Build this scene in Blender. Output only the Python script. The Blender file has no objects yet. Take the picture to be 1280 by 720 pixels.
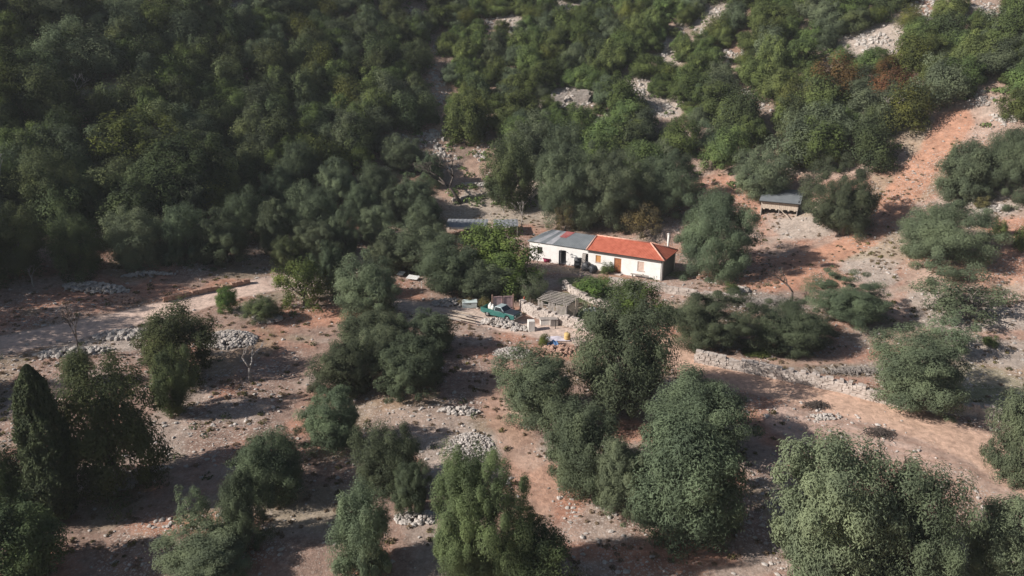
import bpy, math, random
import numpy as np
from mathutils import Vector, Matrix

# ------------------------------------------------------------------ camera, sky, sun, exposure
C = bpy.context.scene
W0, H0, F = 1280.0, 720.0, 960.0
CAM_Z, PITCH = 31.0, math.radians(19.0)
cam = bpy.data.objects.new('camera', bpy.data.cameras.new('camera'))
C.collection.objects.link(cam)
cam.location = (0, 0, CAM_Z)
cam.rotation_euler = (math.pi/2 - PITCH, 0, 0)
cam.data.sensor_width = 36.0
cam.data.lens = F/W0*36.0
cam.data.clip_start = 0.5
cam.data.clip_end = 2000
C.camera = cam

SUN_EL = math.radians(31.5)
SUN_V = Vector((-0.97*math.cos(SUN_EL), -0.243*math.cos(SUN_EL), math.sin(SUN_EL))).normalized()
world = bpy.data.worlds.new('World'); C.world = world; world.use_nodes = True
nt = world.node_tree; nt.nodes.clear()
sky = nt.nodes.new('ShaderNodeTexSky'); sky.sky_type = 'NISHITA'; sky.sun_disc = False
sky.sun_elevation = SUN_EL
sky.sun_rotation = math.atan2(SUN_V.x, SUN_V.y)
bg = nt.nodes.new('ShaderNodeBackground'); bg.inputs['Strength'].default_value = 0.05
wo = nt.nodes.new('ShaderNodeOutputWorld')
nt.links.new(sky.outputs[0], bg.inputs[0]); nt.links.new(bg.outputs[0], wo.inputs[0])
sl = bpy.data.lights.new('sun', 'SUN'); sl.energy = 5.0; sl.angle = math.radians(0.5); sl.color = (1.0, 0.95, 0.89)
sun = bpy.data.objects.new('sun', sl); C.collection.objects.link(sun)
sun.rotation_euler = SUN_V.to_track_quat('Z', 'Y').to_euler()
C.view_settings.view_transform = 'Standard'; C.view_settings.look = 'None'
C.view_settings.exposure = 0.46; C.view_settings.gamma = 1
C.view_settings.use_curve_mapping = False

rng = np.random.default_rng(7)
random.seed(11)
COL = C.collection
cP, sP = math.cos(PITCH), math.sin(PITCH)

# ------------------------------------------------------------------ noise and terrain
_T = np.random.default_rng(3).random((256, 256))
def vnoise(x, y):
    x = np.asarray(x, float); y = np.asarray(y, float)
    xi = np.floor(x).astype(int); yi = np.floor(y).astype(int)
    fx = x-xi; fy = y-yi
    fx = fx*fx*(3-2*fx); fy = fy*fy*(3-2*fy)
    a = _T[xi & 255, yi & 255]; b = _T[(xi+1) & 255, yi & 255]
    c = _T[xi & 255, (yi+1) & 255]; d = _T[(xi+1) & 255, (yi+1) & 255]
    return (a*(1-fx)+b*fx)*(1-fy)+(c*(1-fx)+d*fx)*fy
def fbm(x, y, sc, oct=4, seed=0.0):
    s = 0; a = 0.5; t = 0
    for i in range(oct):
        s = s+a*vnoise(x/sc+seed+17.3*i, y/sc+seed*1.7+9.1*i); t += a; a *= 0.5; sc = sc*0.5
    return s/t
def softplus(v, w):
    return w*np.logaddexp(0, v/w)
def sstep(a, b, v):
    t = np.clip((v-a)/(b-a), 0, 1); return t*t*(3-2*t)
def height(x, y):
    x = np.asarray(x, float); y = np.asarray(y, float)
    h = -0.06*softplus(95-y, 4)
    y0 = 119-0.34*softplus(x-14, 6)-0.24*softplus(-x-25, 8)
    h = h+0.50*softplus(y-y0, 6)
    h = h+0.16*softplus(x-34, 6)*sstep(70, 95, y)
    h = h+0.22*softplus(-x-38, 6)*sstep(76, 108, y)
    h = h+0.05*softplus(-x-25, 5)*sstep(40, 70, y)
    # a draw running up the slope in the middle
    h = h-2.6*np.exp(-((x+6+0.10*(y-120))/11)**2)*sstep(124, 160, y)
    n = (fbm(x, y, 26, 3, 5)-0.5)*2.2*sstep(100, 150, np.hypot(x*0.6, y))+(fbm(x, y, 7, 3, 2)-0.5)*0.55
    # level platforms: house yard, garden and driveway
    flat = np.clip(1-sstep(12, 18, np.hypot((x-12)*0.8, (y-97)*1.0)), 0, 1)
    h = h+n*(1-0.9*flat)
    h = h*(1-flat)+(-0.02*softplus(92-y, 2)*6)*flat*0.35+h*flat*0.65*0+0.0
    return h
def ray(px, py):
    u = (px-W0/2)/F; v = (H0/2-py)/F
    return np.array([u, cP+v*sP, -sP+v*cP])
_ts = np.concatenate([np.arange(35, 150, 0.25), np.arange(150, 420, 1.0)])
def hit(px, py, dz=0.0):
    d = ray(px, py)
    X = d[0]*_ts; Y = d[1]*_ts; Z = CAM_Z+d[2]*_ts
    g = Z-(height(X, Y)+dz)
    i = int(np.argmax(g < 0))
    if g[i] >= 0: i = len(_ts)-1
    i = max(i, 1)
    k = g[i-1]/(g[i-1]-g[i]+1e-9)
    t = _ts[i-1]+(_ts[i]-_ts[i-1])*k
    return Vector((d[0]*t, d[1]*t, float(height(d[0]*t, d[1]*t))))
def at_z(px, py, z):
    d = ray(px, py); t = (z-CAM_Z)/d[2]
    return Vector((d[0]*t, d[1]*t, z))
def proj(x, y, z):
    zz = z-CAM_Z
    f = y*cP-zz*sP; u = y*sP+zz*cP
    return W0/2+F*x/f, H0/2-F*u/f, f
def gz(x, y): return float(height(x, y))

# ------------------------------------------------------------------ object helpers
def tag(o, label=None, cat=None, group=None, kind=None):
    if label: o['label'] = label
    if cat: o['category'] = cat
    if group: o['group'] = group
    if kind: o['kind'] = kind
    return o
def empty(name, loc=(0, 0, 0), rz=0.0):
    o = bpy.data.objects.new(name, None); COL.objects.link(o)
    o.empty_display_size = 0.3; o.location = loc; o.rotation_euler = (0, 0, rz); return o
def link(name, me, parent=None, loc=None, scale=None, rot=None):
    o = bpy.data.objects.new(name, me); COL.objects.link(o)
    if parent is not None: o.parent = parent
    if loc is not None: o.location = loc
    if scale is not None: o.scale = scale
    if rot is not None: o.rotation_euler = rot
    return o
def mesh_np(name, V, Fc, mats, mi=None, smooth=False):
    me = bpy.data.meshes.new(name)
    V = np.asarray(V, np.float32); Fc = np.asarray(Fc, np.int32)
    n = Fc.shape[1]
    me.vertices.add(len(V)); me.vertices.foreach_set('co', V.ravel())
    me.loops.add(Fc.size); me.loops.foreach_set('vertex_index', Fc.ravel())
    me.polygons.add(len(Fc))
    me.polygons.foreach_set('loop_start', np.arange(0, Fc.size, n, dtype=np.int32))
    me.polygons.foreach_set('loop_total', np.full(len(Fc), n, np.int32))
    for m in (mats if isinstance(mats, (list, tuple)) else [mats]): me.materials.append(m)
    if mi is not None: me.polygons.foreach_set('material_index', np.asarray(mi, np.int32))
    me.polygons.foreach_set('use_smooth', np.full(len(Fc), smooth, bool))
    me.update(); me.validate(); return me

class MB:
    """collects shapes, linked as ONE mesh object"""
    def __init__(s): s.v = []; s.f = []; s.m = []
    def poly(s, pts, faces, mi=0):
        b = len(s.v); s.v += [tuple(p) for p in pts]
        for f in faces: s.f.append(tuple(b+i for i in f)); s.m.append(mi)
        return s
    def box(s, c, d, rz=0.0, mi=0, rx=0.0, ry=0.0, taper=1.0, jit=0.0):
        M = Matrix.Translation(c) @ Matrix.Rotation(rz, 4, 'Z') @ Matrix.Rotation(ry, 4, 'Y') @ Matrix.Rotation(rx, 4, 'X')
        P = []
        for z in (-.5, .5):
            t = 1 if z < 0 else taper
            for x, y in ((-.5, -.5), (.5, -.5), (.5, .5), (-.5, .5)):
                p = Vector((x*d[0]*t, y*d[1]*t, z*d[2]))
                if jit: p = p+Vector([random.uniform(-jit, jit)*q for q in d])
                P.append(M @ p)
        return s.poly(P, [(3, 2, 1, 0), (4, 5, 6, 7), (0, 1, 5, 4), (1, 2, 6, 5), (2, 3, 7, 6), (3, 0, 4, 7)], mi)
    def tube(s, pts, r, n=8, mi=0, cap=True):
        rr = r if isinstance(r, (list, tuple)) else [r]*len(pts)
        b = len(s.v); pts = [Vector(p) for p in pts]
        for i, p in enumerate(pts):
            d = (pts[min(i+1, len(pts)-1)]-pts[max(i-1, 0)]).normalized()
            a = d.orthogonal().normalized(); c = d.cross(a)
            if i and abs(a.dot(pa)) < 0.999:
                a = (pa-d*pa.dot(d)).normalized(); c = d.cross(a)
            pa = a
            for k in range(n):
                t = 2*math.pi*k/n; s.v.append(tuple(p+(a*math.cos(t)+c*math.sin(t))*rr[i]))
        for i in range(len(pts)-1):
            for k in range(n):
                k2 = (k+1) % n
                s.f.append((b+i*n+k, b+i*n+k2, b+(i+1)*n+k2, b+(i+1)*n+k)); s.m.append(mi)
        if cap:
            s.f.append(tuple(b+k for k in range(n))[::-1]); s.m.append(mi)
            s.f.append(tuple(b+(len(pts)-1)*n+k for k in range(n))); s.m.append(mi)
        return s
    def prism(s, prof, axis_pts, mi=0):
        """profile in (x,z) extruded between two y values"""
        n = len(prof); y0, y1 = axis_pts
        P = [(x, y0, z) for x, z in prof]+[(x, y1, z) for x, z in prof]
        fs = [tuple(range(n)), tuple(range(n, 2*n))[::-1]]+[(i, i+n, (i+1) % n+n, (i+1) % n) for i in range(n)]
        return s.poly(P, fs, mi)
    def build(s, name, mats, parent=None, smooth=False, bevel=0.0, loc=None, rot=None):
        me = bpy.data.meshes.new(name); me.from_pydata(s.v, [], s.f)
        for m in (mats if isinstance(mats, (list, tuple)) else [mats]): me.materials.append(m)
        me.polygons.foreach_set('material_index', s.m)
        if smooth: me.polygons.foreach_set('use_smooth', [True]*len(s.f))
        me.update()
        o = link(name, me, parent, loc=loc, rot=rot)
        if bevel:
            b = o.modifiers.new('bevel', 'BEVEL'); b.width = bevel; b.segments = 2; b.limit_method = 'ANGLE'
        return o

# ------------------------------------------------------------------ materials
def new_mat(name, rough=0.9, spec=0.2):
    m = bpy.data.materials.new(name); m.use_nodes = True
    p = m.node_tree.nodes['Principled BSDF']
    p.inputs['Roughness'].default_value = rough
    p.inputs['Specular IOR Level'].default_value = spec
    return m, m.node_tree.nodes, m.node_tree.links, p
def noise_mat(name, c1, c2, scale=3.0, rough=0.9, bump=0.0, metal=0.0, spec=0.2, c3=None, detail=6):
    m, N, L, p = new_mat(name, rough, spec)
    tc = N.new('ShaderNodeTexCoord'); n = N.new('ShaderNodeTexNoise'); n.inputs['Scale'].default_value = scale
    n.inputs['Detail'].default_value = detail; n.inputs['Roughness'].default_value = 0.65
    r = N.new('ShaderNodeValToRGB'); r.color_ramp.elements[0].position = 0.34; r.color_ramp.elements[1].position = 0.66
    r.color_ramp.elements[0].color = (*c1, 1); r.color_ramp.elements[1].color = (*c2, 1)
    if c3: e = r.color_ramp.elements.new(0.74); e.color = (*c3, 1)
    L.new(tc.outputs['Object'], n.inputs['Vector']); L.new(n.outputs[0], r.inputs[0]); L.new(r.outputs[0], p.inputs['Base Color'])
    p.inputs['Metallic'].default_value = metal
    if bump:
        b = N.new('ShaderNodeBump'); b.inputs['Strength'].default_value = 0.6; b.inputs['Distance'].default_value = bump
        L.new(n.outputs[0], b.inputs['Height']); L.new(b.outputs[0], p.inputs['Normal'])
    return m

def leaf_mat(name, base, var=0.35, yel=0.0, patch=1.4, warm=(1.25, 1.12, 0.7)):
    """foliage: per tree tone, clump to clump tone (species colour), a little light through the leaf"""
    m = bpy.data.materials.new(name); m.use_nodes = True
    N = m.node_tree.nodes; L = m.node_tree.links; N.clear()
    out = N.new('ShaderNodeOutputMaterial'); oi = N.new('ShaderNodeObjectInfo')
    tc = N.new('ShaderNodeTexCoord')
    n = N.new('ShaderNodeTexNoise'); n.inputs['Scale'].default_value = patch; n.inputs['Detail'].default_value = 5
    L.new(tc.outputs['Object'], n.inputs['Vector'])
    r = N.new('ShaderNodeValToRGB'); r.color_ramp.elements[0].position = 0.35; r.color_ramp.elements[1].position = 0.68
    d = [c*(1-var) for c in base]; b = [c*(1+var)*w for c, w in zip(base, warm)]
    r.color_ramp.elements[0].color = (*d, 1); r.color_ramp.elements[1].color = (*b, 1)
    L.new(n.outputs[0], r.inputs[0])
    hsv = N.new('ShaderNodeHueSaturation')
    mr = N.new('ShaderNodeMapRange'); mr.inputs['To Min'].default_value = 0.70; mr.inputs['To Max'].default_value = 1.30
    L.new(oi.outputs['Random'], mr.inputs[0]); L.new(mr.outputs[0], hsv.inputs['Value'])
    mul = N.new('ShaderNodeMath'); mul.operation = 'MULTIPLY'; mul.inputs[1].default_value = 7.31
    fr = N.new('ShaderNodeMath'); fr.operation = 'FRACT'
    mr2 = N.new('ShaderNodeMapRange'); mr2.inputs['To Min'].default_value = 0.475; mr2.inputs['To Max'].default_value = 0.515
    L.new(oi.outputs['Random'], mul.inputs[0]); L.new(mul.outputs[0], fr.inputs[0]); L.new(fr.outputs[0], mr2.inputs[0])
    L.new(mr2.outputs[0], hsv.inputs['Hue'])
    L.new(r.outputs[0], hsv.inputs['Color'])
    df = N.new('ShaderNodeBsdfDiffuse'); tr = N.new('ShaderNodeBsdfTranslucent'); mx = N.new('ShaderNodeMixShader')
    mx.inputs[0].default_value = 0.30
    L.new(hsv.outputs[0], df.inputs[0]); L.new(hsv.outputs[0], tr.inputs[0])
    L.new(df.outputs[0], mx.inputs[1]); L.new(tr.outputs[0], mx.inputs[2]); L.new(mx.outputs[0], out.inputs[0])
    return m
M = {}
M['olive'] = leaf_mat('olive_leaves', (0.146, 0.182, 0.116), 0.22, warm=(1.12, 1.08, 0.98))
M['oak'] = leaf_mat('oak_leaves', (0.108, 0.138, 0.078), 0.22, warm=(1.15, 1.1, 0.85))
M['maquis'] = leaf_mat('shrub_leaves', (0.134, 0.180, 0.078), 0.24, warm=(1.15, 1.1, 0.85))
M['lime'] = leaf_mat('light_green_leaves', (0.125, 0.155, 0.068), 0.25)
M['fresh'] = leaf_mat('fresh_green_leaves', (0.125, 0.188, 0.068), 0.26, warm=(1.15, 1.1, 0.8))
M['rusty'] = leaf_mat('brown_leaves', (0.155, 0.095, 0.058), 0.3)
M['golive'] = leaf_mat('green_olive_leaves', (0.175, 0.235, 0.125), 0.2, warm=(1.1, 1.08, 0.9))
M['brownish'] = leaf_mat('autumn_leaves', (0.15, 0.14, 0.085), 0.3)
M['cypress'] = leaf_mat('cypress_leaves', (0.115, 0.140, 0.088), 0.22, warm=(1.1, 1.08, .9))
M['bark'] = noise_mat('bark', (0.10, 0.085, 0.07), (0.22, 0.19, 0.165), 6, bump=0.02)
M['deadwood'] = noise_mat('grey_dead_wood', (0.24, 0.21, 0.19), (0.42, 0.38, 0.35), 6, bump=0.01)
M['darkwood'] = noise_mat('dark_branch', (0.06, 0.045, 0.04), (0.12, 0.10, 0.085), 6)

# ------------------------------------------------------------------ the ground sheet
xs = np.concatenate([np.arange(-210, -72, 1.3), np.arange(-72, 72, 0.33), np.arange(72, 210, 1.3)])
ys = np.concatenate([np.arange(18, 36, 1.0), np.arange(36, 150, 0.33), np.arange(150, 312, 1.2)])
GX, GY = np.meshgrid(xs, ys)
gx, gy = GX.ravel(), GY.ravel()

def px_line(pts): return np.array([list(hit(*p))[:2] for p in pts])
def dist_line(P, x, y):
    best = np.full(x.shape, 1e9)
    for a, b in zip(P[:-1], P[1:]):
        d = b-a; L2 = d@d+1e-9
        t = np.clip(((x-a[0])*d[0]+(y-a[1])*d[1])/L2, 0, 1)
        best = np.minimum(best, np.hypot(x-a[0]-t*d[0], y-a[1]-t*d[1]))
    return best
def blob(x, y, px, py, rx, ry, rough=0.25):
    """soft patch round the place seen at a pixel; rx in metres sideways, ry in metres in depth"""
    c = hit(px, py)
    q = np.hypot((x-c.x)/rx, (y-c.y)/ry)+(fbm(x, y, 2.5, 3, px*0.01)-0.5)*rough*4
    return 1-sstep(0.7, 1.15, q)

road_left = px_line([(-60, 446), (0, 432), (60, 420), (130, 405), (200, 388), (260, 373), (310, 360), (352, 352)])
road_mid = px_line([(352, 352), (400, 362), (460, 376), (530, 384), (580, 392), (620, 402), (680, 414), (735, 424)])
road_right = px_line([(800, 424), (860, 446), (930, 470), (1010, 490), (1090, 510), (1160, 530), (1230, 560), (1300, 600)])
yard_right = px_line([(1000, 530), (1080, 545), (1160, 560), (1250, 590), (1330, 640)])
path_mid = px_line([(735, 424), (690, 440), (640, 452), (620, 490), (632, 530), (652, 570), (680, 610), (640, 650), (600, 700)])
track_red = px_line([(1195, 150), (1170, 190), (1140, 225), (1110, 265), (1075, 300), (1030, 320), (985, 345), (945, 352)])
terr_line = px_line([(1130, 410), (1200, 425), (1290, 440)])
drow = [px_line(p) for p in ([(610, 40), (600, 70), (618, 100), (615, 150), (600, 200), (560, 240)], [(545, 60), (548, 100), (555, 140), (545, 190), (545, 230)])]

ROAD = (0.60, 0.46, 0.385); PALE = (0.290, 0.196, 0.155); RED = (0.370, 0.190, 0.130); STONE = (0.40, 0.335, 0.285)
GRASS = (0.10, 0.135, 0.055); STRAW = (0.30, 0.255, 0.175); LITTER = (0.17, 0.13, 0.10); GREY = (0.36, 0.325, 0.30)
def mixc(col, c, m):
    m = np.clip(m, 0, 1)[:, None]; return col*(1-m)+np.array(c)[None, :]*m
def wob(P, w, rough=0.6, sc=1.6):
    d = dist_line(P, gx, gy)+(fbm(gx, gy, sc, 3, 3)-0.5)*rough*2
    return 1-sstep(w*0.75, w*1.15, d)
n1 = fbm(gx, gy, 14, 4, 1); n2 = fbm(gx, gy, 4.5, 4, 8); n3 = fbm(gx, gy, 1.4, 3, 4)
col = np.tile(np.array(PALE), (len(gx), 1))
col = mixc(col, (0.395, 0.275, 0.218), sstep(8, 24, gx)*sstep(60, 74, gy))
col = mixc(col, RED, sstep(0.44, 0.60, n2*0.6+n1*0.4)*0.85)
col = mixc(col, STONE, sstep(0.56, 0.70, fbm(gx, gy, 5, 4, 21))*0.5)
col = mixc(col, STRAW, sstep(0.55, 0.68, fbm(gx, gy, 7, 3, 33))*0.55)
hillm = sstep(118, 135, gy)
col = mixc(col, LITTER, hillm*0.55)
stony = 0.35+0.9*sstep(0.45, 0.65, fbm(gx, gy, 6, 3, 12))
red_spots = [(1010, 345, 7, 5), (970, 330, 4, 4), (440, 392, 6, 3), (380, 396, 5, 3), (545, 575, 3, 2), (230, 655, 4, 1.2), (285, 655, 3, 1.2),
             (870, 690, 2.4, 2), (690, 610, 2.5, 3), (990, 520, 4, 3), (985, 545, 3, 2), (800, 540, 3, 2), (640, 595, 2, 2), (835, 412, 2.5, 2),
             (690, 440, 4, 2), (650, 420, 3, 1.5), (960, 350, 4, 4), (1270, 290, 4, 5), (905, 120, 2, 4), (612, 440, 3, 1.4), (740, 690, 4, 1),
             (235, 368, 6, 2.0), (300, 355, 4, 1.5), (500, 325, 3.5, 1.5), (585, 305, 3, 1.2), (1240, 330, 5, 4), (880, 345, 4, 2.0), (900, 235, 3, 4), (690, 340, 2.5, 1.2), (620, 590, 2, 2)]
for px, py, rx, ry in red_spots:
    mk = blob(gx, gy, px, py, rx, ry); col = mixc(col, (0.42, 0.215, 0.145), mk*0.8)
stone_spots = [(285, 425, 3.2, 2.4), (565, 555, 3.4, 5), (590, 590, 2.6, 2.5), (610, 560, 2, 3), (130, 432, 7, 1.6), (1000, 285, 4, 4), (1195, 385, 7, 6), (1090, 340, 4, 4),
               (1230, 255, 5, 4), (1040, 520, 4, 1.2), (890, 16, 5, 5), (835, 60, 3, 8), (1085, 48, 9, 7), (710, 118, 8, 5), (800, 110, 5, 6), (820, 135, 7, 4),
               (650, 500, 2, 3), (570, 380, 4, 2), (1240, 440, 6, 3), (640, 25, 4, 5), (700, 5, 6, 5), (800, 360, 4, 1.5), (1250, 395, 6, 3), (665, 570, 1.5, 2)]
for px, py, rx, ry in stone_spots:
    mk = blob(gx, gy, px, py, rx, ry); col = mixc(col, STONE, mk*0.85); stony = np.maximum(stony, mk*1.6)
for px, py, rx, ry, c in [(735, 396, 3.6, 2.0, GRASS), (700, 372, 3.2, 2.2, (0.14, 0.15, 0.08)), (735, 352, 4.5, 2.2, GRASS), (760, 372, 4, 2.5, GRASS), (850, 343, 2.4, 1.6, (0.2, 0.22, 0.09)),
                       (1262, 500, 5, 3, STRAW), (1200, 470, 7, 3, (0.33, 0.29, 0.20)), (1225, 492, 5, 1.6, (0.2, 0.2, 0.11)), (640, 258, 12, 7, (0.36, 0.30, 0.235)), (600, 262, 8, 5, (0.38, 0.31, 0.25)),
                       (960, 378, 8, 3, (0.22, 0.17, 0.14)), (925, 372, 4, 3, (0.24, 0.19, 0.155)), (900, 430, 5, 1.6, STRAW), (1070, 462, 8, 1.4, (0.2, 0.165, 0.13)), (700, 338, 4, 1.6, (0.38, 0.29, 0.2)),
                       (1100, 545, 3, 1.2, (0.22, 0.17, 0.14)), (520, 525, 6, 3, (0.36, 0.27, 0.22)), (1160, 600, 8, 3, (0.43, 0.28, 0.21)), (1220, 600, 5, 5, (0.43, 0.29, 0.22))]:
    mk = blob(gx, gy, px, py, rx, ry); col = mixc(col, c, mk*0.9)
for P, w, c, a in ((road_left, 2.5, ROAD, .97), (road_mid, 1.9, ROAD, .9), (road_right, 2.7, (0.54, 0.36, 0.27), .97), (yard_right, 3.2, (0.50, 0.36, 0.295), .9),
                   (path_mid, 1.7, (0.43, 0.27, 0.20), .75), (track_red, 2.6, (0.45, 0.235, 0.155), .9)):
    mk = wob(P, w); col = mixc(col, c, mk*a); stony = stony*(1-mk*(0.85 if c != (0.45, 0.235, 0.155) else 0.3))
for P in drow:
    mk = wob(P, 1.8, 1.2); col = mixc(col, (0.42, 0.28, 0.21), mk*.8)
# twin wheel ruts of the right hand track: more worn (paler) bare soil
for off in (-2.0, -1.1, 0.4, 1.6, 2.6):
    Q = yard_right+np.array([0.2*off, off]); Q = np.concatenate([Q, Q[-1:]+[4, -2]]); mk = (1-sstep(0.08, 0.34, dist_line(Q, gx, gy)+(fbm(gx, gy, 2, 2, 71)-.5)*.5)); col = mixc(col, (0.43, 0.26, 0.19), mk*.55)
for off in (-0.8, 0.8):
    Q = road_right+np.array([0.15*off, off]); mk = 1-sstep(0.15, 0.45, dist_line(Q, gx, gy)); col = mixc(col, (0.46, 0.29, 0.20), mk*.6)
col = col*(0.80+0.40*n3[:, None])*(0.86+0.28*fbm(gx, gy, 0.8, 2, 61))[:, None]
# worn wheel-smoothed surface of the two dirt roads, with a darker loose verge
for P, w, c in ((road_left, 2.2, (0.62, 0.46, 0.375)), (road_right, 3.0, (0.56, 0.375, 0.28)), (road_mid, 1.7, (0.54, 0.42, 0.35))):
    dd_ = dist_line(P, gx, gy)+(fbm(gx, gy, 1.8, 3, 3)-0.5)*0.7
    col = mixc(col, (0.25, 0.16, 0.12), (sstep(w*0.95, w*1.15, dd_)*(1-sstep(w*1.2, w*1.6, dd_)))*0.45)
    mk = 1-sstep(w*0.88, w*1.04, dd_); col = mixc(col, c, mk*0.85); stony = stony*(1-0.95*mk)
gz_ = height(gx, gy)+ (fbm(gx, gy, 0.9, 2, 40)-0.5)*0.10*np.clip(stony, 0, 1.4)
nx, ny = len(xs), len(ys)
idx = np.arange(nx*ny).reshape(ny, nx)
Fq = np.stack([idx[:-1, :-1].ravel(), idx[:-1, 1:].ravel(), idx[1:, 1:].ravel(), idx[1:, :-1].ravel()], 1)

gm, N, L, p = new_mat('ground_soil', 0.95, 0.08)
at = N.new('ShaderNodeAttribute'); at.attribute_name = 'soil'
tc = N.new('ShaderNodeTexCoord')
nz = N.new('ShaderNodeTexNoise'); nz.inputs['Scale'].default_value = 1.7; nz.inputs['Detail'].default_value = 9; nz.inputs['Roughness'].default_value = 0.72
L.new(tc.outputs['Object'], nz.inputs['Vector'])
vo = N.new('ShaderNodeTexVoronoi'); vo.inputs['Scale'].default_value = 3.2; vo.inputs['Randomness'].default_value = 1
L.new(tc.outputs['Object'], vo.inputs['Vector'])
vo2 = N.new('ShaderNodeTexVoronoi'); vo2.inputs['Scale'].default_value = 6.5
L.new(tc.outputs['Object'], vo2.inputs['Vector'])
def mth(op, a, b=None, c=None, clamp=False):
    n = N.new('ShaderNodeMath'); n.operation = op; n.use_clamp = clamp
    for i, q in enumerate((a, b, c)):
        if q is None: continue
        if isinstance(q, (int, float)): n.inputs[i].default_value = q
        else: L.new(q, n.inputs[i])
    return n.outputs[0]
mrn = N.new('ShaderNodeMapRange'); mrn.inputs['From Min'].default_value = 0.3; mrn.inputs['From Max'].default_value = 0.7
mrn.inputs['To Min'].default_value = 0.60; mrn.inputs['To Max'].default_value = 1.36
L.new(nz.outputs[0], mrn.inputs[0])
vm = N.new('ShaderNodeVectorMath'); vm.operation = 'SCALE'
L.new(at.outputs['Color'], vm.inputs[0]); L.new(mrn.outputs[0], vm.inputs['Scale'])
peb = mth('MULTIPLY', mth('LESS_THAN', vo.outputs['Distance'], 0.34), at.outputs['Alpha'], clamp=True)
sep = N.new('ShaderNodeSeparateColor'); L.new(vo.outputs['Color'], sep.inputs[0])
peb = mth('MULTIPLY', peb, mth('GREATER_THAN', sep.outputs[0], 0.45))
sep2 = N.new('ShaderNodeSeparateColor'); L.new(vo2.outputs['Color'], sep2.inputs[0])
peb2 = mth('MULTIPLY', mth('MULTIPLY', mth('LESS_THAN', vo2.outputs['Distance'], 0.36), at.outputs['Alpha'], clamp=True), mth('GREATER_THAN', sep2.outputs[0], 0.4))
pb = mth('MAXIMUM', peb, peb2)
mxc = N.new('ShaderNodeMix'); mxc.data_type = 'RGBA'; mxc.blend_type = 'MIX'
L.new(mth('MULTIPLY', pb, 0.72), mxc.inputs[0]); L.new(vm.outputs[0], mxc.inputs[6]); mxc.inputs[7].default_value = (0.52, 0.44, 0.385, 1)
L.new(mxc.outputs[2], p.inputs['Base Color'])
bp = N.new('ShaderNodeBump'); bp.inputs['Strength'].default_value = 0.8; bp.inputs['Distance'].default_value = 0.16
L.new(mth('ADD', mth('MULTIPLY', pb, 0.35), nz.outputs[0]), bp.inputs['Height']); L.new(bp.outputs[0], p.inputs['Normal'])
gme = mesh_np('ground', np.stack([gx, gy, gz_], 1), Fq, gm, smooth=True)
ca = gme.color_attributes.new('soil', 'FLOAT_COLOR', 'POINT')
ca.data.foreach_set('color', np.concatenate([col, np.clip(stony, 0, 1)[:, None]], 1).astype(np.float32).ravel())
tag(link('ground', gme), kind='structure')

# ------------------------------------------------------------------ tree crowns
def rdir(n, g):
    v = g.normal(size=(n, 3)); return v/np.linalg.norm(v, axis=1)[:, None]
def crown_mesh(name, mat, seed, clumps=70, per=170, leaf=(0.075, 0.03), clump_r=(0.17, 0.30), upright=0.0, lumps=0.2, sparse=0.0, floor=-0.75, power=1.0, wild=0.32, jag=0.05):
    g = np.random.default_rng(seed)
    d = rdir(clumps*3, g)
    d = d[d[:, 2] > floor][:clumps]
    n = len(d)
    ax = rdir(5, g); am = g.uniform(0.4, 1, 5)
    lob = sum(am[i]*np.maximum(0, d@ax[i])**3 for i in range(5))
    R = 0.84+lumps*(lob-0.6)+g.normal(0, jag, n)
    R = np.clip(R, 0.5, 1.25)
    rad = R*g.uniform(0.62, 0.98, n)
    inner = g.random(n) < 0.16; rad = np.where(inner, rad*0.55, rad)
    cr = g.uniform(clump_r[0], clump_r[1], n)
    cen = d*rad[:, None]*(1-cr*0.35)[:, None]
    cen[:, 2] = np.where(cen[:, 2] > 0, cen[:, 2]*power, cen[:, 2])
    tot = n*per
    ci = np.repeat(np.arange(n), per)
    o = rdir(tot, g); rr = g.uniform(0.25, 1, tot)**0.5
    stray = g.random(tot) < 0.22; rr = np.where(stray, rr*g.uniform(1.0, 1.6, tot), rr)
    P = cen[ci]+o*(rr*cr[ci])[:, None]*np.array([1, 1, 0.85])
    # fill in the inside so that no daylight runs through the middle
    nf = int(tot*0.10*(1-sparse)); Pf = rdir(nf, g)*(g.random(nf)**0.4*0.62)[:, None]; Pf = Pf[Pf[:, 2] > floor]
    P = np.concatenate([P, Pf]); o = np.concatenate([o, rdir(len(Pf), g)])
    sx_ = np.percentile(np.hypot(P[:, 0], P[:, 1]), 96); sz_ = np.percentile(np.abs(P[:, 2]), 96)
    P = P/np.array([sx_, sx_, sz_])
    k = len(P)
    tree_out = P/np.maximum(np.linalg.norm(P, axis=1), 1e-3)[:, None]
    nrm = o*0.7+tree_out*0.6+rdir(k, g)*wild+np.array([0, 0, 0.35])
    nrm /= np.linalg.norm(nrm, axis=1)[:, None]
    t = rdir(k, g)+np.array([0, 0, upright]) + o*0.5*upright
    t = t-nrm*(t*nrm).sum(1)[:, None]; t /= np.linalg.norm(t, axis=1)[:, None]
    b = np.cross(nrm, t)
    ln = leaf[0]*g.uniform(0.6, 1.35, k); wd = leaf[1]*g.uniform(0.7, 1.3, k)
    T = t*ln[:, None]*0.5; B = b*wd[:, None]*0.5
    bend = nrm*(ln*0.12)[:, None]
    V = np.stack([P-T-bend, P+B, P+T-bend, P-B], 1).reshape(-1, 3)
    Fc = np.arange(k*4).reshape(-1, 4)
    return mesh_np(name, V, Fc, mat)
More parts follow.
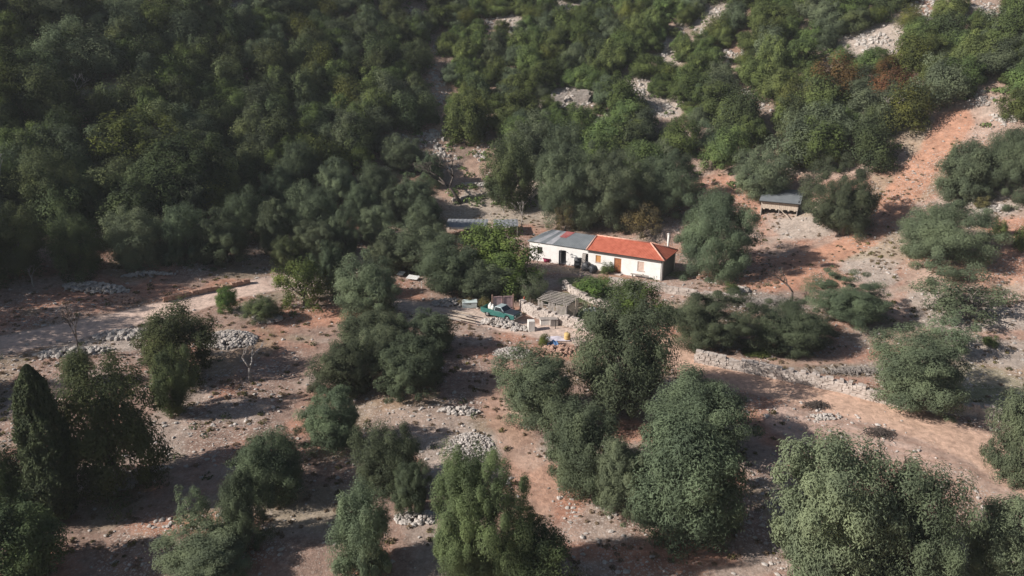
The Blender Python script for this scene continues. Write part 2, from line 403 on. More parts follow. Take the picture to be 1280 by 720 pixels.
def trunk_mesh(name, mat, seed, forks=6, r=0.055, bare=False):
    """unit trunk: ground at z=0, crown centre at z=1; limbs spread to the crown's clumps"""
    g = random.Random(seed); mb = MB()
    top = Vector((g.uniform(-.08, .08), g.uniform(-.08, .08), 0.5))
    mb.tube([(0, 0, -0.15), (g.uniform(-.03, .03), g.uniform(-.03, .03), 0.2), top], [r*1.5, r*1.05, r*0.9], 8)
    for i in range(forks):
        a = 2*math.pi*i/forks+g.uniform(-.4, .4); l = g.uniform(0.45, 0.75); z = g.uniform(0.95, 1.5)
        m = top+Vector((math.cos(a)*l*0.45, math.sin(a)*l*0.45, (z-0.5)*0.55))
        e = Vector((math.cos(a)*l, math.sin(a)*l, z))
        mb.tube([top-Vector((0, 0, .06)), m, e], [r*0.6, r*0.4, r*0.12], 6)
        for j in range(2):
            b2 = a+g.uniform(-1, 1); e2 = m+Vector((math.cos(b2)*0.3, math.sin(b2)*0.3, g.uniform(0.1, 0.4)))
            mb.tube([m, (m+e2)/2+Vector((0, 0, .05)), e2], [r*0.3, r*0.2, r*0.06], 5)
    me = bpy.data.meshes.new(name); me.from_pydata(mb.v, [], mb.f); me.materials.append(mat)
    me.polygons.foreach_set('use_smooth', [True]*len(mb.f)); me.update(); return me

CR = {}
CR['olive'] = [crown_mesh('olive_crown', M['olive'], 100+i, 150, 300, (0.068, 0.019), (0.09, 0.21), 0.7, 0.36, floor=-0.85, power=1.05, jag=0.06) for i in range(6)]
CR['bigolive'] = [crown_mesh('big_olive_crown', M['olive'], 150+i, 190, 600, (0.040, 0.0115), (0.07, 0.18), 1.1, 0.42, floor=-0.88, jag=0.07, wild=0.24) for i in range(3)]
CR['golive'] = [crown_mesh('green_olive_crown', M['golive'], 180+i, 190, 600, (0.040, 0.0115), (0.07, 0.18), 1.0, 0.42, floor=-0.88, jag=0.07, wild=0.24) for i in range(2)]
CR['oak'] = [crown_mesh('oak_crown', M['oak'], 200+i, 110, 270, (0.05, 0.028), (0.11, 0.22), 0.1, 0.4, floor=-0.9, jag=0.06) for i in range(3)]
CR['fresh'] = [crown_mesh('green_crown', M['fresh'], 300+i, 80, 150, (0.07, 0.045), (0.14, 0.26), 0.1, 0.4) for i in range(2)]
CR['lime'] = [crown_mesh('lime_crown', M['lime'], 400+i, 60, 130, (0.085, 0.035), (0.13, 0.24), 0.5, 0.4, sparse=0.7) for i in range(2)]
CR['brownish'] = [crown_mesh('autumn_crown', M['brownish'], 450+i, 60, 110, (0.06, 0.035), (0.14, 0.24), 0.3, 0.3, sparse=0.8) for i in range(2)]
CR['sparse'] = [crown_mesh('thin_crown', M['olive'], 500+i, 46, 120, (0.09, 0.028), (0.12, 0.22), 0.9, 0.5, sparse=0.9) for i in range(2)]
TR = [trunk_mesh('trunk', M['bark'], i) for i in range(4)]

def fit(x0, y0, x1, y1, gap):
    """crown box in the photo -> ground point, half width a, half height c, crown centre height"""
    cx, cy = (x0+x1)/2, (y0+y1)/2
    g = hit(cx, y1-0.1*(y1-y0)); c = 2.0
    for _ in range(4):
        _, _, f = proj(g.x, g.y, g.z+c)
        phi = math.atan2(CAM_Z-(g.z+c), math.hypot(g.x, g.y))
        a = (x1-x0)/2/F*f; s = (y1-y0)/2/F*f
        c = math.sqrt(max(s*s-(a*math.sin(phi))**2, (0.35*s)**2))/math.cos(phi)
        c = min(c, a*1.7) if gap is not None else c
        zc = c*0.92+(gap or 0)
        g = hit(cx, cy+zc*math.cos(phi)*F/f)
    return g, a, c, zc
used_i = [0]
def tree(kind, box, label, cat='tree', group=None, gap=0.25, name=None, var=None):
    g, a, c, zc = fit(*box, gap)
    i = used_i[0]; used_i[0] += 1
    nm = name or {'olive': 'olive_tree', 'oak': 'oak_tree', 'golive': 'leafy_tree', 'fresh': 'leafy_tree', 'lime': 'light_green_tree', 'brownish': 'fig_tree', 'sparse': 'olive_tree'}[kind]
    root = empty(nm, (g.x, g.y, g.z-0.02), random.uniform(0, 6.28))
    tag(root, label, cat, group)
    ms = CR['bigolive' if kind == 'olive' and a > 4.3 else kind]; me = ms[(var if var is not None else i) % len(ms)]
    q = 1.06
    link('crown', me, root, (0, 0, zc), (a*q*1.01, a*q*1.01, c*q))
    link('trunk', TR[i % 4], root, (0, 0, 0), (a, a, zc))
    return root

# ---- single trees of the middle and foreground: box in the photo, then what sets each apart
GO = 'olive trees standing in the stony grove'
near = [
 ('olive', (1112, 254, 1226, 330), 'large round dark olive alone on the pale slope right of the red gully', GO),
 ('olive', (1008, 214, 1100, 296), 'wide olive just right of the small grey roofed shed, beside the red gully', GO),
 ('olive', (1168, 182, 1238, 246), 'olive left of a touching pair at the right edge above the stony slope', GO),
 ('olive', (1212, 160, 1300, 242), 'olive right of a touching pair cut by the right edge above the slope', GO),
 ('olive', (1013, 350, 1115, 408), 'pale green olive right of the leafless little tree, below the red soil', GO),
 ('sparse', (1155, 338, 1265, 402), 'loose thin olive at the right edge on the pale stony terrace', GO),
 ('sparse', (1140, 395, 1225, 446), 'low see-through olive between the loose thin olive and the roadside tree', GO),
 ('olive', (1085, 425, 1195, 512), 'bushy olive growing over the roadside stone wall on the right', GO),
 ('olive', (1236, 476, 1310, 612), 'tall dark olive cut by the right edge beside the dirt track', GO),
 ('olive', (935, 380, 1040, 442), 'round olive above the roadside wall with the blue barrel under it', GO),
 ('olive', (825, 366, 932, 434), 'wide olive below the pale terrace wall, left of the one with the barrel', GO),
 ('olive', (845, 248, 940, 346), 'large olive right of the white house, close to its shaded end', GO),
 ('olive', (918, 196, 982, 250), 'olive standing directly behind the small grey roofed shed', GO),
 ('olive', (962, 562, 1104, 742), 'largest olive at the bottom right, left half of a merged pair', GO),
 ('olive', (1066, 592, 1186, 755), 'olive forming the right half of the merged pair at the bottom right', GO),
 ('olive', (1194, 626, 1294, 750), 'light green olive in the bottom right corner', GO),
 ('olive', (812, 474, 926, 570), 'olive behind the tall central one, its top beside the dirt track', GO),
 ('olive', (775, 528, 928, 682), 'tall shaggy olive at the bottom centre throwing a wide shadow', GO),
 ('olive', (720, 385, 832, 512), 'tall dark olive in the middle standing below the vegetable garden', GO),
 ('olive', (622, 448, 722, 532), 'round dark olive left of the tall middle one, above the rocky path', GO),
 ('olive', (675, 510, 775, 612), 'round olive in the lower centre between the path and the shaggy olive', GO),
 ('olive', (738, 558, 806, 642), 'small olive tucked against the left flank of the tall shaggy one', GO),
 ('golive', (535, 580, 652, 745), 'bright green tree at the bottom centre left of the red path', None),
 ('oak', (608, 650, 716, 745), 'dark bushy tree at the bottom edge touching the bright green one', None),
 ('olive', (448, 540, 524, 618), 'grey green olive above the bottom one, left of the red soil patch', GO),
 ('olive', (492, 585, 537, 644), 'little olive leaning on the right side of the grey green one', GO),
 ('olive', (416, 618, 497, 722), 'spiky grey olive at the bottom edge left of the bright green tree', GO),
 ('olive', (383, 492, 457, 567), 'round olive with a twin foot below the wide thicket', GO),
 ('olive', (300, 545, 382, 626), 'spreading olive with a pale trunk on the shaded terrace', GO),
 ('olive', (274, 600, 337, 682), 'upright olive in front of the spreading one with the pale trunk', GO),
 ('sparse', (220, 612, 278, 672), 'thin olive with bare legs standing on red soil, bottom left', GO),
 ('olive', (205, 662, 312, 735), 'pale silvery olive at the bottom edge below the thin one', GO),
 ('oak', (175, 387, 277, 470), 'dark round oak beside the left road above the grey stone heap', None),
 ('oak', (184, 446, 246, 522), 'small dark oak directly below the round roadside one', None),
 ('oak', (94, 458, 214, 618), 'very large dark oak right of the cypress', None),
 ('oak', (-22, 562, 62, 650), 'dark bushy oak at the left edge left of the cypress', None),
 ('oak', (-30, 622, 110, 740), 'broad oak filling the bottom left corner', None),
 ('oak', (82, 440, 118, 480), 'little brownish oak bush behind the cypress top', None),
 ('olive', (396, 430, 474, 492), 'leftmost green olive of the wide thicket in the centre', GO),
 ('olive', (478, 425, 562, 492), 'front right olive of the wide thicket in the centre', GO),
 ('olive', (425, 392, 512, 450), 'back left olive of the wide thicket in the centre', GO),
 ('olive', (505, 392, 577, 442), 'back right olive of the thicket, near the timber pile', GO),
 ('olive', (455, 415, 505, 470), 'middle olive of the wide thicket, hemmed in by the others', GO),
 ('fresh', (272, 358, 300, 388), 'small upright green tree on the verge of the left road', None),
 ('oak', (308, 372, 352, 400), 'low dark bush lying beside the road bend', None),
 ('lime', (348, 322, 414, 384), 'yellow green tree at the bend of the dirt road', None),
 ('olive', (420, 328, 500, 396), 'grey olive right of the yellow green tree by the road', GO),
 ('olive', (395, 312, 442, 372), 'slender olive just behind the yellow green tree by the road', GO),
 ('olive', (522, 308, 604, 366), 'dark olive left of the leafy green tree above the rubble pile', GO),
 ('fresh', (574, 280, 666, 350), 'bright leafy green tree left of the white house', None),
 ('fresh', (592, 318, 668, 366), 'lower leafy green tree in shade in front of the bright one', None),
 ('sparse', (645, 342, 682, 380), 'small thin olive with a white trunk at the end of the driveway wall', GO),
 ('fresh', (755, 352, 822, 402), 'bright green fruit tree below the house terrace', None),
 ('brownish', (774, 258, 828, 298), 'brownish fig behind the red tiled roof', None),
 ('brownish', (688, 254, 724, 290), 'yellowish fig behind the grey roofed end of the house', None),
 ('olive', (662, 186, 745, 284), 'tall olive behind the grey roof, left of three', GO),
 ('olive', (718, 196, 800, 284), 'tall olive behind the ridge of the house, middle of three', GO),
 ('olive', (782, 196, 868, 270), 'tall olive behind the red roof, right of three', GO),
 ('oak', (606, 180, 668, 262), 'dense oak right of the leafless tree at the upper field', None),
 ('olive', (526, 196, 560, 232), 'small olive left of the leafless tree on the upper path', GO),
 ('olive', (478, 176, 528, 212), 'low olive high up beside the reddish upper path', GO),
 ('lime', (430, 184, 470, 220), 'yellowish little tree left of the upper path', None),
 ('olive', (352, 184, 404, 244), 'olive at the top left of the middle grove', GO),
 ('olive', (400, 205, 450, 258), 'olive below the yellowish tree in the middle grove', GO),
 ('olive', (445, 212, 500, 262), 'olive in the middle grove right below the low stone terrace', GO),
 ('olive', (492, 226, 552, 272), 'olive at the right side of the middle grove, left of the shed roof', GO),
 ('olive', (362, 240, 428, 302), 'broad olive in the heart of the middle grove', GO),
 ('olive', (448, 262, 494, 306), 'round headed olive with a visible dark trunk in the middle grove', GO),
 ('olive', (412, 268, 452, 318), 'narrow olive left of the round headed one in the middle grove', GO),
 ('olive', (322, 256, 378, 320), 'olive at the left side of the middle grove', GO),
 ('olive', (284, 244, 336, 302), 'olive above the road cutting, left of the middle grove', GO),
 ('olive', (506, 252, 562, 302), 'olive directly left of the blue grey shed roofs', GO),
 ('olive', (486, 286, 566, 338), 'wide grey olive above the white sheets by the road', GO),
 ('olive', (376, 282, 424, 328), 'olive in front of the broad one in the middle grove', GO),
 ('olive', (470, 238, 512, 276), 'small olive between the terrace olive and the shed side one', GO),
 ('olive', (330, 215, 376, 262), 'olive at the wood edge on the left of the middle grove', GO),
 ('olive', (432, 236, 474, 278), 'olive behind the round headed one in the middle grove', GO),
 ('olive', (460, 300, 510, 340), 'olive in front of the round headed one beside the white sheets', GO),
 ('olive', (570, 330, 640, 372), 'dark olive in front of the leafy green trees above the driveway', GO),
 ('oak', (342, 300, 378, 336), 'small brownish oak behind the yellow green tree by the road', None),
 ('olive', (205, 262, 262, 326), 'olive above the shaded road cutting, right of two', GO),
 ('olive', (252, 268, 316, 328), 'round olive above the red road cutting', GO),
 ('olive', (138, 268, 208, 332), 'olive over the thin white stone wall on the left', GO),
 ('oak', (70, 272, 134, 346), 'sunlit round oak above the rubble bank on the left', None),
 ('oak', (108, 240, 154, 286), 'oak just above the sunlit round one on the left', None),
 ('oak', (38, 196, 104, 282), 'grey green oak behind the white dead trunk on the left', None),
 ('lime', (118, 150, 215, 222), 'broad yellowish oak crown on the left hillside, upper one', None),
 ('oak', (168, 182, 282, 262), 'broad olive green oak crown on the left hillside, lower right one', None),
 ('oak', (-20, 268, 60, 350), 'shaded oak at the left edge above the road', None),
 ('oak', (-10, 200, 40, 262), 'oak at the left edge behind the white dead trunk', None),
]
for kd, bx, lb, gp in near:
    tree(kd, bx, lb, 'tree', gp)
# trees just left of the frame: their shadows fall across the road and the terraces
for bx in [(-190, 200, -44, 372), (-300, 250, -150, 440), (-330, 180, -180, 330), (-150, 480, -18, 640), (-135, 436, -22, 512), (-120, 240, -30, 330), (-300, 540, -150, 700)]:
    tree('oak', bx, 'dark oak standing left of the picture above the road', 'tree', 'oaks left of the road beyond the picture')

# small shrubs
shr = [('maq', (1238, 272, 1258, 298), 'small round green bush right of the large round olive'), ('maq', (1262, 282, 1290, 314), 'green bush at the right edge on the red soil'),
       ('maq', (1226, 418, 1246, 434), 'tiny bush on the pale terrace at the right'), ('maq', (716, 344, 768, 372), 'bright green garden shrub beside the terrace wall'),
       ('maq', (750, 328, 770, 343), 'little grey green bush in front of the house wall'), ('maq', (670, 302, 690, 320), 'climbing bush against the left end of the house'),
       ('maq', (905, 352, 925, 368), 'small bush on the yard right of the house'), ('maq', (570, 370, 592, 382), 'brown shrub beside the white crate'),
       ('maq', (712, 352, 730, 362), 'low dark shrub at the foot of the yard'), ('maq', (1018, 405, 1040, 418), 'tiny grey bush below the round olive'),
       ('maq', (598, 370, 616, 386), 'brown bush left of the pink gate'), ('maq', (672, 416, 688, 434), 'yellow bush on the rubbish heap'), ('maq', (925, 432, 962, 446), 'yellow green weeds under the olive beside the barrel'), ('maq', (1215, 243, 1235, 262), 'pale straw coloured shrub under the paired olives')]
SH = {k: [crown_mesh('shrub_'+k, M[k], 600+i*7+j, 34, 110, (0.12, 0.06), (0.2, 0.36), 0.2, 0.35, floor=-0.3) for i in range(2)] for j, k in enumerate(('maquis', 'fresh', 'brownish', 'lime'))}
for i, (_, bx, lb) in enumerate(shr):
    g, a, c, zc = fit(*bx, None)
    k = 'fresh' if 'bright' in lb else 'brownish' if 'brown' in lb or 'straw' in lb else 'lime' if 'yellow' in lb else 'maquis'
    o = link('shrub', SH[k][i % 2], None, (g.x, g.y, g.z+c*0.6), (a*1.05, a*1.05, c)); o.rotation_euler.z = i
    tag(o, lb, 'shrub')

# cypress
def cypress(box, label):
    g0 = hit((box[0]+box[2])/2, box[3]-4); _, _, f = proj(*g0)
    a = (box[2]-box[0])/2/F*f*0.88; Hh = (box[3]-box[1])/F*f/math.cos(0.5)
    g = np.random.default_rng(77); k = 42000
    t = g.random(k)**0.8; ang = g.uniform(0, 6.283, k)
    pr = np.sin(np.clip(t*0.93+0.07, 0, 1)*math.pi)**0.55*(1-0.35*t)*1.05
    lump = 0.62+0.42*vnoise(ang*2.2+50, t*8)+0.40*vnoise(ang*6+50, t*24)
    r = a*pr*lump*np.sqrt(g.uniform(0.55, 1, k))*np.where(g.random(k) < .12, g.uniform(1, 1.25, k), 1)
    P = np.stack([np.cos(ang)*r, np.sin(ang)*r, 0.35+t*(Hh-0.35)], 1)
    o = np.stack([np.cos(ang), np.sin(ang), np.full(k, 0.25)], 1)
    nr = o+rdir(k, g)*1.0; nr /= np.linalg.norm(nr, axis=1)[:, None]
    tt = np.array([0, 0, 1.0])+o*0.5+rdir(k, g)*0.5; tt = tt-nr*(tt*nr).sum(1)[:, None]; tt /= np.linalg.norm(tt, axis=1)[:, None]
    b = np.cross(nr, tt); T = tt*0.12; B = b*0.045
    V = np.stack([P-T, P+B, P+T, P-B], 1).reshape(-1, 3)
    root = empty('cypress_tree', tuple(g0)); tag(root, label, 'tree')
    link('crown', mesh_np('cypress_crown', V, np.arange(k*4).reshape(-1, 4), M['cypress']), root)
    MB().tube([(0, 0, -.2), (0, 0, Hh*0.9)], [0.22, 0.03]).build('trunk', M['bark'], root, True)
cypress((40, 468, 112, 652), 'tall pointed cypress on the lower left beside the very large oak')

# leafless trees
def bare(box, base_px, label, mat, seed, depth=4, spread=0.55, r0=None, lean=0.0, name='bare_tree'):
    g0 = hit(*base_px); _, _, f = proj(*g0)
    Hh = (box[3]-box[1])/F*f/math.cos(0.35); Wd = (box[2]-box[0])/F*f
    rr = random.Random(seed); mb = MB(); r0 = r0 or Hh*0.03
    def grow(p, d, l, r, k):
        e = p+d*l; m = (p+e)/2+Vector((rr.uniform(-.08, .08), rr.uniform(-.08, .08), 0))*l
        mb.tube([p, m, e], [r, r*0.85, r*0.65], 6)
        if k == 0: return
        for j in range(rr.choice((2, 3, 3))):
            nd = (d+Vector((rr.uniform(-1, 1), rr.uniform(-1, 1), rr.uniform(-0.1, 0.6)))*spread*1.5).normalized()
            grow(e, nd, l*rr.uniform(0.6, 0.85), r*0.6, k-1)
    grow(Vector((0, 0, -0.1)), Vector((lean, 0, 1)).normalized(), Hh*0.36, r0, depth)
    V = np.array(mb.v); h = V[:, 2].max(); s = Hh/h; w = max(V[:, 0].max()-V[:, 0].min(), 0.1)*s
    sx = max(0.5, min(1.6, Wd/w))
    mb.v = [(x*s*sx, y*s*sx, z*s) for x, y, z in mb.v]
    o = mb.build(name, mat, None, True, loc=tuple(g0)); tag(o, label, 'tree')
bare((300, 428, 326, 476), (314, 476), 'small leafless tree on the stony terrace below the left road', M['deadwood'], 1, 3)
bare((538, 196, 606, 254), (576, 254), 'leafless grey tree with dark leaning trunk at the upper field', M['darkwood'], 5, 5, lean=-0.45)
bare((978, 338, 1010, 378), (989, 378), 'leafless little tree on the red soil left of the pale green olive', M['darkwood'], 9, 4)
bare((-4, 190, 14, 292), (7, 292), 'tall white dead trunk at the left edge', M['deadwood'], 3, 3, spread=0.3)
bare((26, 330, 50, 358), (42, 358), 'broken pale dead tree stump beside the shaded left road', M['deadwood'], 14, 3)
bare((88, 372, 110, 440), (100, 446), 'leafless twiggy tree below the left road in front of the stones', M['darkwood'], 21, 4)
bare((196, 190, 222, 246), (210, 248), 'grey dead tree between the broad crowns of the left hillside', M['deadwood'], 41, 4)
bare((78, 92, 104, 122), (92, 124), 'bleached leaning snag in the gap high on the left hillside', M['deadwood'], 43, 4, lean=.5)
bare((1096, 118, 1124, 158), (1110, 162), 'leafless grey shrub at the upper end of the red gully', M['deadwood'], 47, 4)
bare((642, 250, 662, 284), (653, 286), 'thin leafless sapling beside the blue grey shed roofs', M['deadwood'], 31, 3, spread=0.35, r0=.05)

# ------------------------------------------------------------------ forest on the slopes
FM = {}
FM['oak'] = [crown_mesh('forest_oak', M['oak'], 700+i, 60, 190, (0.075, 0.045), (0.15, 0.32), 0.1, 0.42, floor=-0.6) for i in range(4)]
FM['maquis'] = [crown_mesh('forest_shrub', M['maquis'], 720+i, 64, 180, (0.072, 0.044), (0.13, 0.30), 0.1, 0.45, floor=-0.5) for i in range(4)]
FM['olive'] = [crown_mesh('forest_olive', M['olive'], 740+i, 60, 190, (0.09, 0.034), (0.14, 0.30), 0.8, 0.45, floor=-0.6) for i in range(3)]
FM['lime'] = [crown_mesh('forest_lime', M['lime'], 760+i, 54, 160, (0.075, 0.045), (0.2, 0.36), 0.1, 0.4, floor=-0.5) for i in range(2)]
FM['rusty'] = [crown_mesh('forest_rusty', M['rusty'], 770, 54, 140, (0.075, 0.045), (0.2, 0.36), 0.1, 0.4, floor=-0.5)]
bx_ = [-100, 0, 70, 130, 280, 340, 400, 480, 540, 610, 660, 740, 860, 900, 960, 1020, 1095, 1120, 1150, 1175, 1200, 1280, 1400]
by_ = [330, 318, 285, 285, 262, 240, 212, 178, 162, 178, 205, 215, 206, 190, 196, 208, 204, 190, 150, 128, 128, 145, 150]
clear = [(610, 25, 14, 10), (598, 70, 8, 8), (640, 28, 10, 14), (700, 6, 16, 10), (892, 14, 20, 12), (850, 34, 8, 9), (830, 62, 7, 22), (878, 38, 8, 8), (1085, 48, 46, 17), (1030, 76, 16, 6), (1160, 14, 12, 20), (1135, 8, 22, 6), (1235, 10, 34, 10), (915, 66, 24, 9),
         (712, 121, 34, 14), (800, 110, 16, 20), (815, 136, 38, 9), (745, 150, 10, 9), (932, 112, 10, 8), (940, 128, 26, 9), (545, 95, 10, 14), (552, 118, 16, 10), (612, 148, 8, 18), (520, 15, 14, 10), (545, 60, 6, 6), (1225, 122, 12, 8), (1258, 146, 16, 8), (18, 8, 24, 8), (985, 80, 8, 6),
         (502, 174, 20, 8), (545, 192, 20, 22), (540, 165, 14, 10), (600, 190, 7, 12), (120, 110, 26, 7), (900, 225, 12, 20), (60, 25, 8, 5), (1150, 175, 34, 22), (1180, 160, 30, 14), (290, 4, 10, 5), (760, 140, 8, 6), (870, 160, 6, 4)]
big_clear = []
pts = []
sp = 4.55
r2 = random.Random(5)
yy = 96.0
while yy < 268:
    xx = -185+r2.uniform(0, sp)
    step = sp*(0.95 if yy < 150 else 0.98 if yy < 170 else 0.88)
    while xx < 185:
        pts.append((xx+r2.uniform(-.42, .42)*sp, yy+r2.uniform(-.42, .42)*sp)); xx += step
    yy += sp*(0.86 if yy < 170 else 0.78)
cnt = {}; forest = []; lows = []
for (x, y) in pts:
    z = gz(x, y)
    a = r2.uniform(2.2, 3.8)*(1.15 if y < 150 else 1.0 if y < 170 else 0.88); c = a*r2.uniform(0.72, 1.05)
    px, py, f = proj(x, y, z+c*0.75)
    if f < 20: continue
    rpx = a/f*F
    _, ty, _ = proj(x, y, z+c*1.8)
    if px < -70 or px > 1330 or ty > 235: continue
    if py < -16: continue
    lim = np.interp(px, bx_, by_)
    if py > lim: continue
    skip = False
    for (ex, ey, ew, eh) in clear:
        if ((px-ex)/(ew+rpx*0.42))**2+((py-ey-1)/(eh+rpx*0.42))**2 < (0.72 if px > 640 and (ex, ey) != (712, 121) else 1): skip = True; break
    if skip: continue
    nz_ = float(fbm(x, y, 22, 2, 55)); u = r2.random()
    right = px > 560
    if right: kind = 'maquis' if u < 0.62 else 'oak' if u < 0.74 else 'olive' if u < 0.93 else 'lime'
    elif px > 300: kind = 'oak' if u < 0.42 else 'olive' if u < 0.76 else 'maquis' if u < 0.97 else 'lime'
    else: kind = 'oak' if u < 0.62 else 'olive' if u < 0.82 else 'maquis' if u < 0.96 else 'lime'
    if 1030 < px < 1130 and 80 < py < 125 and u < 0.62: kind = 'rusty'
    if right and py < 110: a *= 0.92; c *= 0.86
    ms = FM[kind]; cnt[kind] = cnt.get(kind, 0)+1
    nm = {'maquis': 'evergreen_shrub', 'oak': 'forest_oak', 'olive': 'wild_olive', 'lime': 'light_green_shrub', 'rusty': 'brown_shrub'}[kind]
    o = link(nm, ms[r2.randrange(len(ms))], None, (x, y, z+c*0.66+r2.uniform(-.2, .5)), (a*1.05, a*1.05, c*1.02)); o.rotation_euler.z = r2.uniform(0, 6.28)
    zone = 'on the far left hillside' if px < 130 else 'on the left hillside' if px < 280 else 'left of the wooded hollow' if px < 430 else 'in the wooded hollow' if px < 560 else 'along the rocky draw' if px < 670 else 'above the house' if px < 800 else 'above the fig trees' if px < 900 else 'above the small shed' if px < 1010 else 'left of the red gully' if px < 1140 else 'above the red gully'
    band = 'top edge' if py < 28 else 'high up' if py < 62 else 'half way up' if py < 105 else 'lower down' if py < 165 else 'at the wood edge'
    look = {'maquis': 'mid green shrub', 'oak': 'dark green oak', 'olive': 'grey green olive', 'lime': 'yellowish shrub', 'rusty': 'rusty brown dying shrub'}[kind]
    forest.append((zone, band, look, px, o, kind))
r3 = random.Random(17); nlow = 0
for _ in range(2600):
    if nlow >= 230: break
    x = r3.uniform(-12, 150); y = r3.uniform(118, 232); z = gz(x, y); a = r3.uniform(1.3, 2.4); c = a*r3.uniform(.65, .9)
    px, py, f = proj(x, y, z+c*.6); rpx = a/f*F
    if px < 560 or px > 1300 or py < -5 or py > min(np.interp(px, bx_, by_)-12, 150): continue
    if any(((px-ex)/(ew*.8+rpx*.3))**2+((py-ey)/(eh*.8+rpx*.3))**2 < 1 for (ex, ey, ew, eh) in clear): continue
    if any(math.hypot(x-q.location.x, y-q.location.y) < 1.9 for q in lows): continue
    u = r3.random(); kind = 'maquis' if u < .82 else 'lime' if u < .9 else 'olive'
    o = link('low_shrub', FM[kind][r3.randrange(2)], None, (x, y, z+c*.6), (a, a, c)); o.rotation_euler.z = r3.uniform(0, 6.28); lows.append(o); nlow += 1
    zone = 'along the rocky draw' if px < 670 else 'above the house' if px < 800 else 'above the fig trees' if px < 900 else 'above the small shed' if px < 1010 else 'left of the red gully' if px < 1140 else 'above the red gully'
    band = 'top edge' if py < 28 else 'high up' if py < 62 else 'half way up' if py < 105 else 'lower down'
    forest.append((zone, band, {'maquis': 'small mid green bush', 'lime': 'small yellowish bush', 'olive': 'small grey green bush'}[kind], px, o, kind if kind != 'olive' else 'maquis'))
print('low', nlow)
from collections import defaultdict
fd = defaultdict(list)
for q in forest: fd[q[:3]].append(q)
ORD = ['leftmost', 'second', 'third', 'fourth', 'fifth', 'sixth', 'seventh', 'eighth', 'ninth', 'tenth', 'eleventh', 'twelfth', 'thirteenth', 'fourteenth', 'fifteenth', 'sixteenth', 'seventeenth', 'eighteenth', 'nineteenth', 'twentieth', 'twenty-first', 'twenty-second']
for (zone, band, look), L_ in fd.items():
    L_.sort(key=lambda q: q[3])
    for i, q in enumerate(L_):
        w = '' if len(L_) == 1 else ', leftmost of them' if i == 0 else ', rightmost of them' if i == len(L_)-1 else f', {ORD[min(i, 21)]} from the left'
        tag(q[4], f'{look} {band} {zone}{w}', 'tree' if q[5] in ('oak', 'olive') else 'shrub', f'{look}s {band} {zone}')
print('forest', cnt)
zlo, zhi = float(gz_.min())-1.2, float(gz_.max())+9; print('haze z', zlo, zhi)
hz = MB(); hz.box((0, 154, (zlo+zhi)/2), (432, 332, zhi-zlo))
hm = bpy.data.materials.new('haze'); hm.use_nodes = True; hN = hm.node_tree.nodes; hN.clear()
ho = hN.new('ShaderNodeOutputMaterial'); pv = hN.new('ShaderNodeVolumePrincipled'); pv.inputs['Color'].default_value = (0.90, 0.93, 1.0, 1); pv.inputs['Density'].default_value = 0.00020
hm.node_tree.links.new(pv.outputs[0], ho.inputs['Volume'])
tag(hz.build('haze', hm), 'thin haze in the air over the whole valley', 'haze', kind='stuff')


# low scrub and weeds between the trees: nobody could count it
def scatter_scrub(name, mat, label, n, region, hs, leaf, prob, seed):
    g = np.random.default_rng(seed); P = []
    x = g.uniform(region[0], region[1], n); y = g.uniform(region[2], region[3], n)
    keep = prob(x, y, g.random(n)); x, y = x[keep], y[keep]; z = height(x, y)
    per = 34; k = len(x)*per
    r = g.uniform(hs[0], hs[1], len(x)); ci = np.repeat(np.arange(len(x)), per)
    d = rdir(k, g); d[:, 2] = np.abs(d[:, 2])
    Pn = np.stack([x, y, z], 1)[ci]+d*(r[ci]*np.sqrt(g.uniform(0.2, 1, k)))[:, None]*np.array([1, 1, 0.7])
    nr = d+rdir(k, g)*0.6; nr /= np.linalg.norm(nr, axis=1)[:, None]
    t = rdir(k, g)+np.array([0, 0, .6]); t = t-nr*(t*nr).sum(1)[:, None]; t /= np.linalg.norm(t, axis=1)[:, None]
    b = np.cross(nr, t); s = leaf*np.sqrt(r[ci]/hs[1])
    T = t*s[:, None]; B = b*s[:, None]*0.5
    V = np.stack([Pn-T, Pn+B, Pn+T, Pn-B], 1).reshape(-1, 3)
    o = link(name, mesh_np(name, V, np.arange(k*4).reshape(-1, 4), mat)); tag(o, label, 'undergrowth', kind='stuff')
def in_clear(x, y, grow=1.0):
    px, py, f = proj(x, y, height(x, y)); m = np.zeros(x.shape, bool)
    for (ex, ey, ew, eh) in clear: m |= ((px-ex)/(ew*grow))**2+((py-ey)/(eh*grow))**2 < 1
    return m
scatter_scrub('undergrowth', M['maquis'], 'low dark evergreen scrub filling the gaps of the wooded slopes', 9000, (-170, 170, 118, 262), (0.4, 1.3), 0.30,
              lambda x, y, u: (~in_clear(x, y, 0.9)) & (y > 122-0.3*np.maximum(x, 0)*0-0.1*np.abs(x)) & (dist_line(track_red, x, y) > 4) & ~((x > 25) & (y < 118)) & ~((x < -20) & (x > -75) & (y < 112)), 5)
scatter_scrub('weeds', M['brownish'], 'dry weeds and small tufts scattered over the stony ground', 2600, (-70, 70, 42, 125), (0.12, 0.42), 0.12,
              lambda x, y, u: (u < sstep(0.42, 0.62, fbm(x, y, 6, 3, 33))) & (dist_line(road_right, x, y) > 3.2) & (dist_line(road_left, x, y) > 2.4) & (dist_line(road_mid, x, y) > 2.4) & (np.hypot(x-12, y-97) > 14), 6)

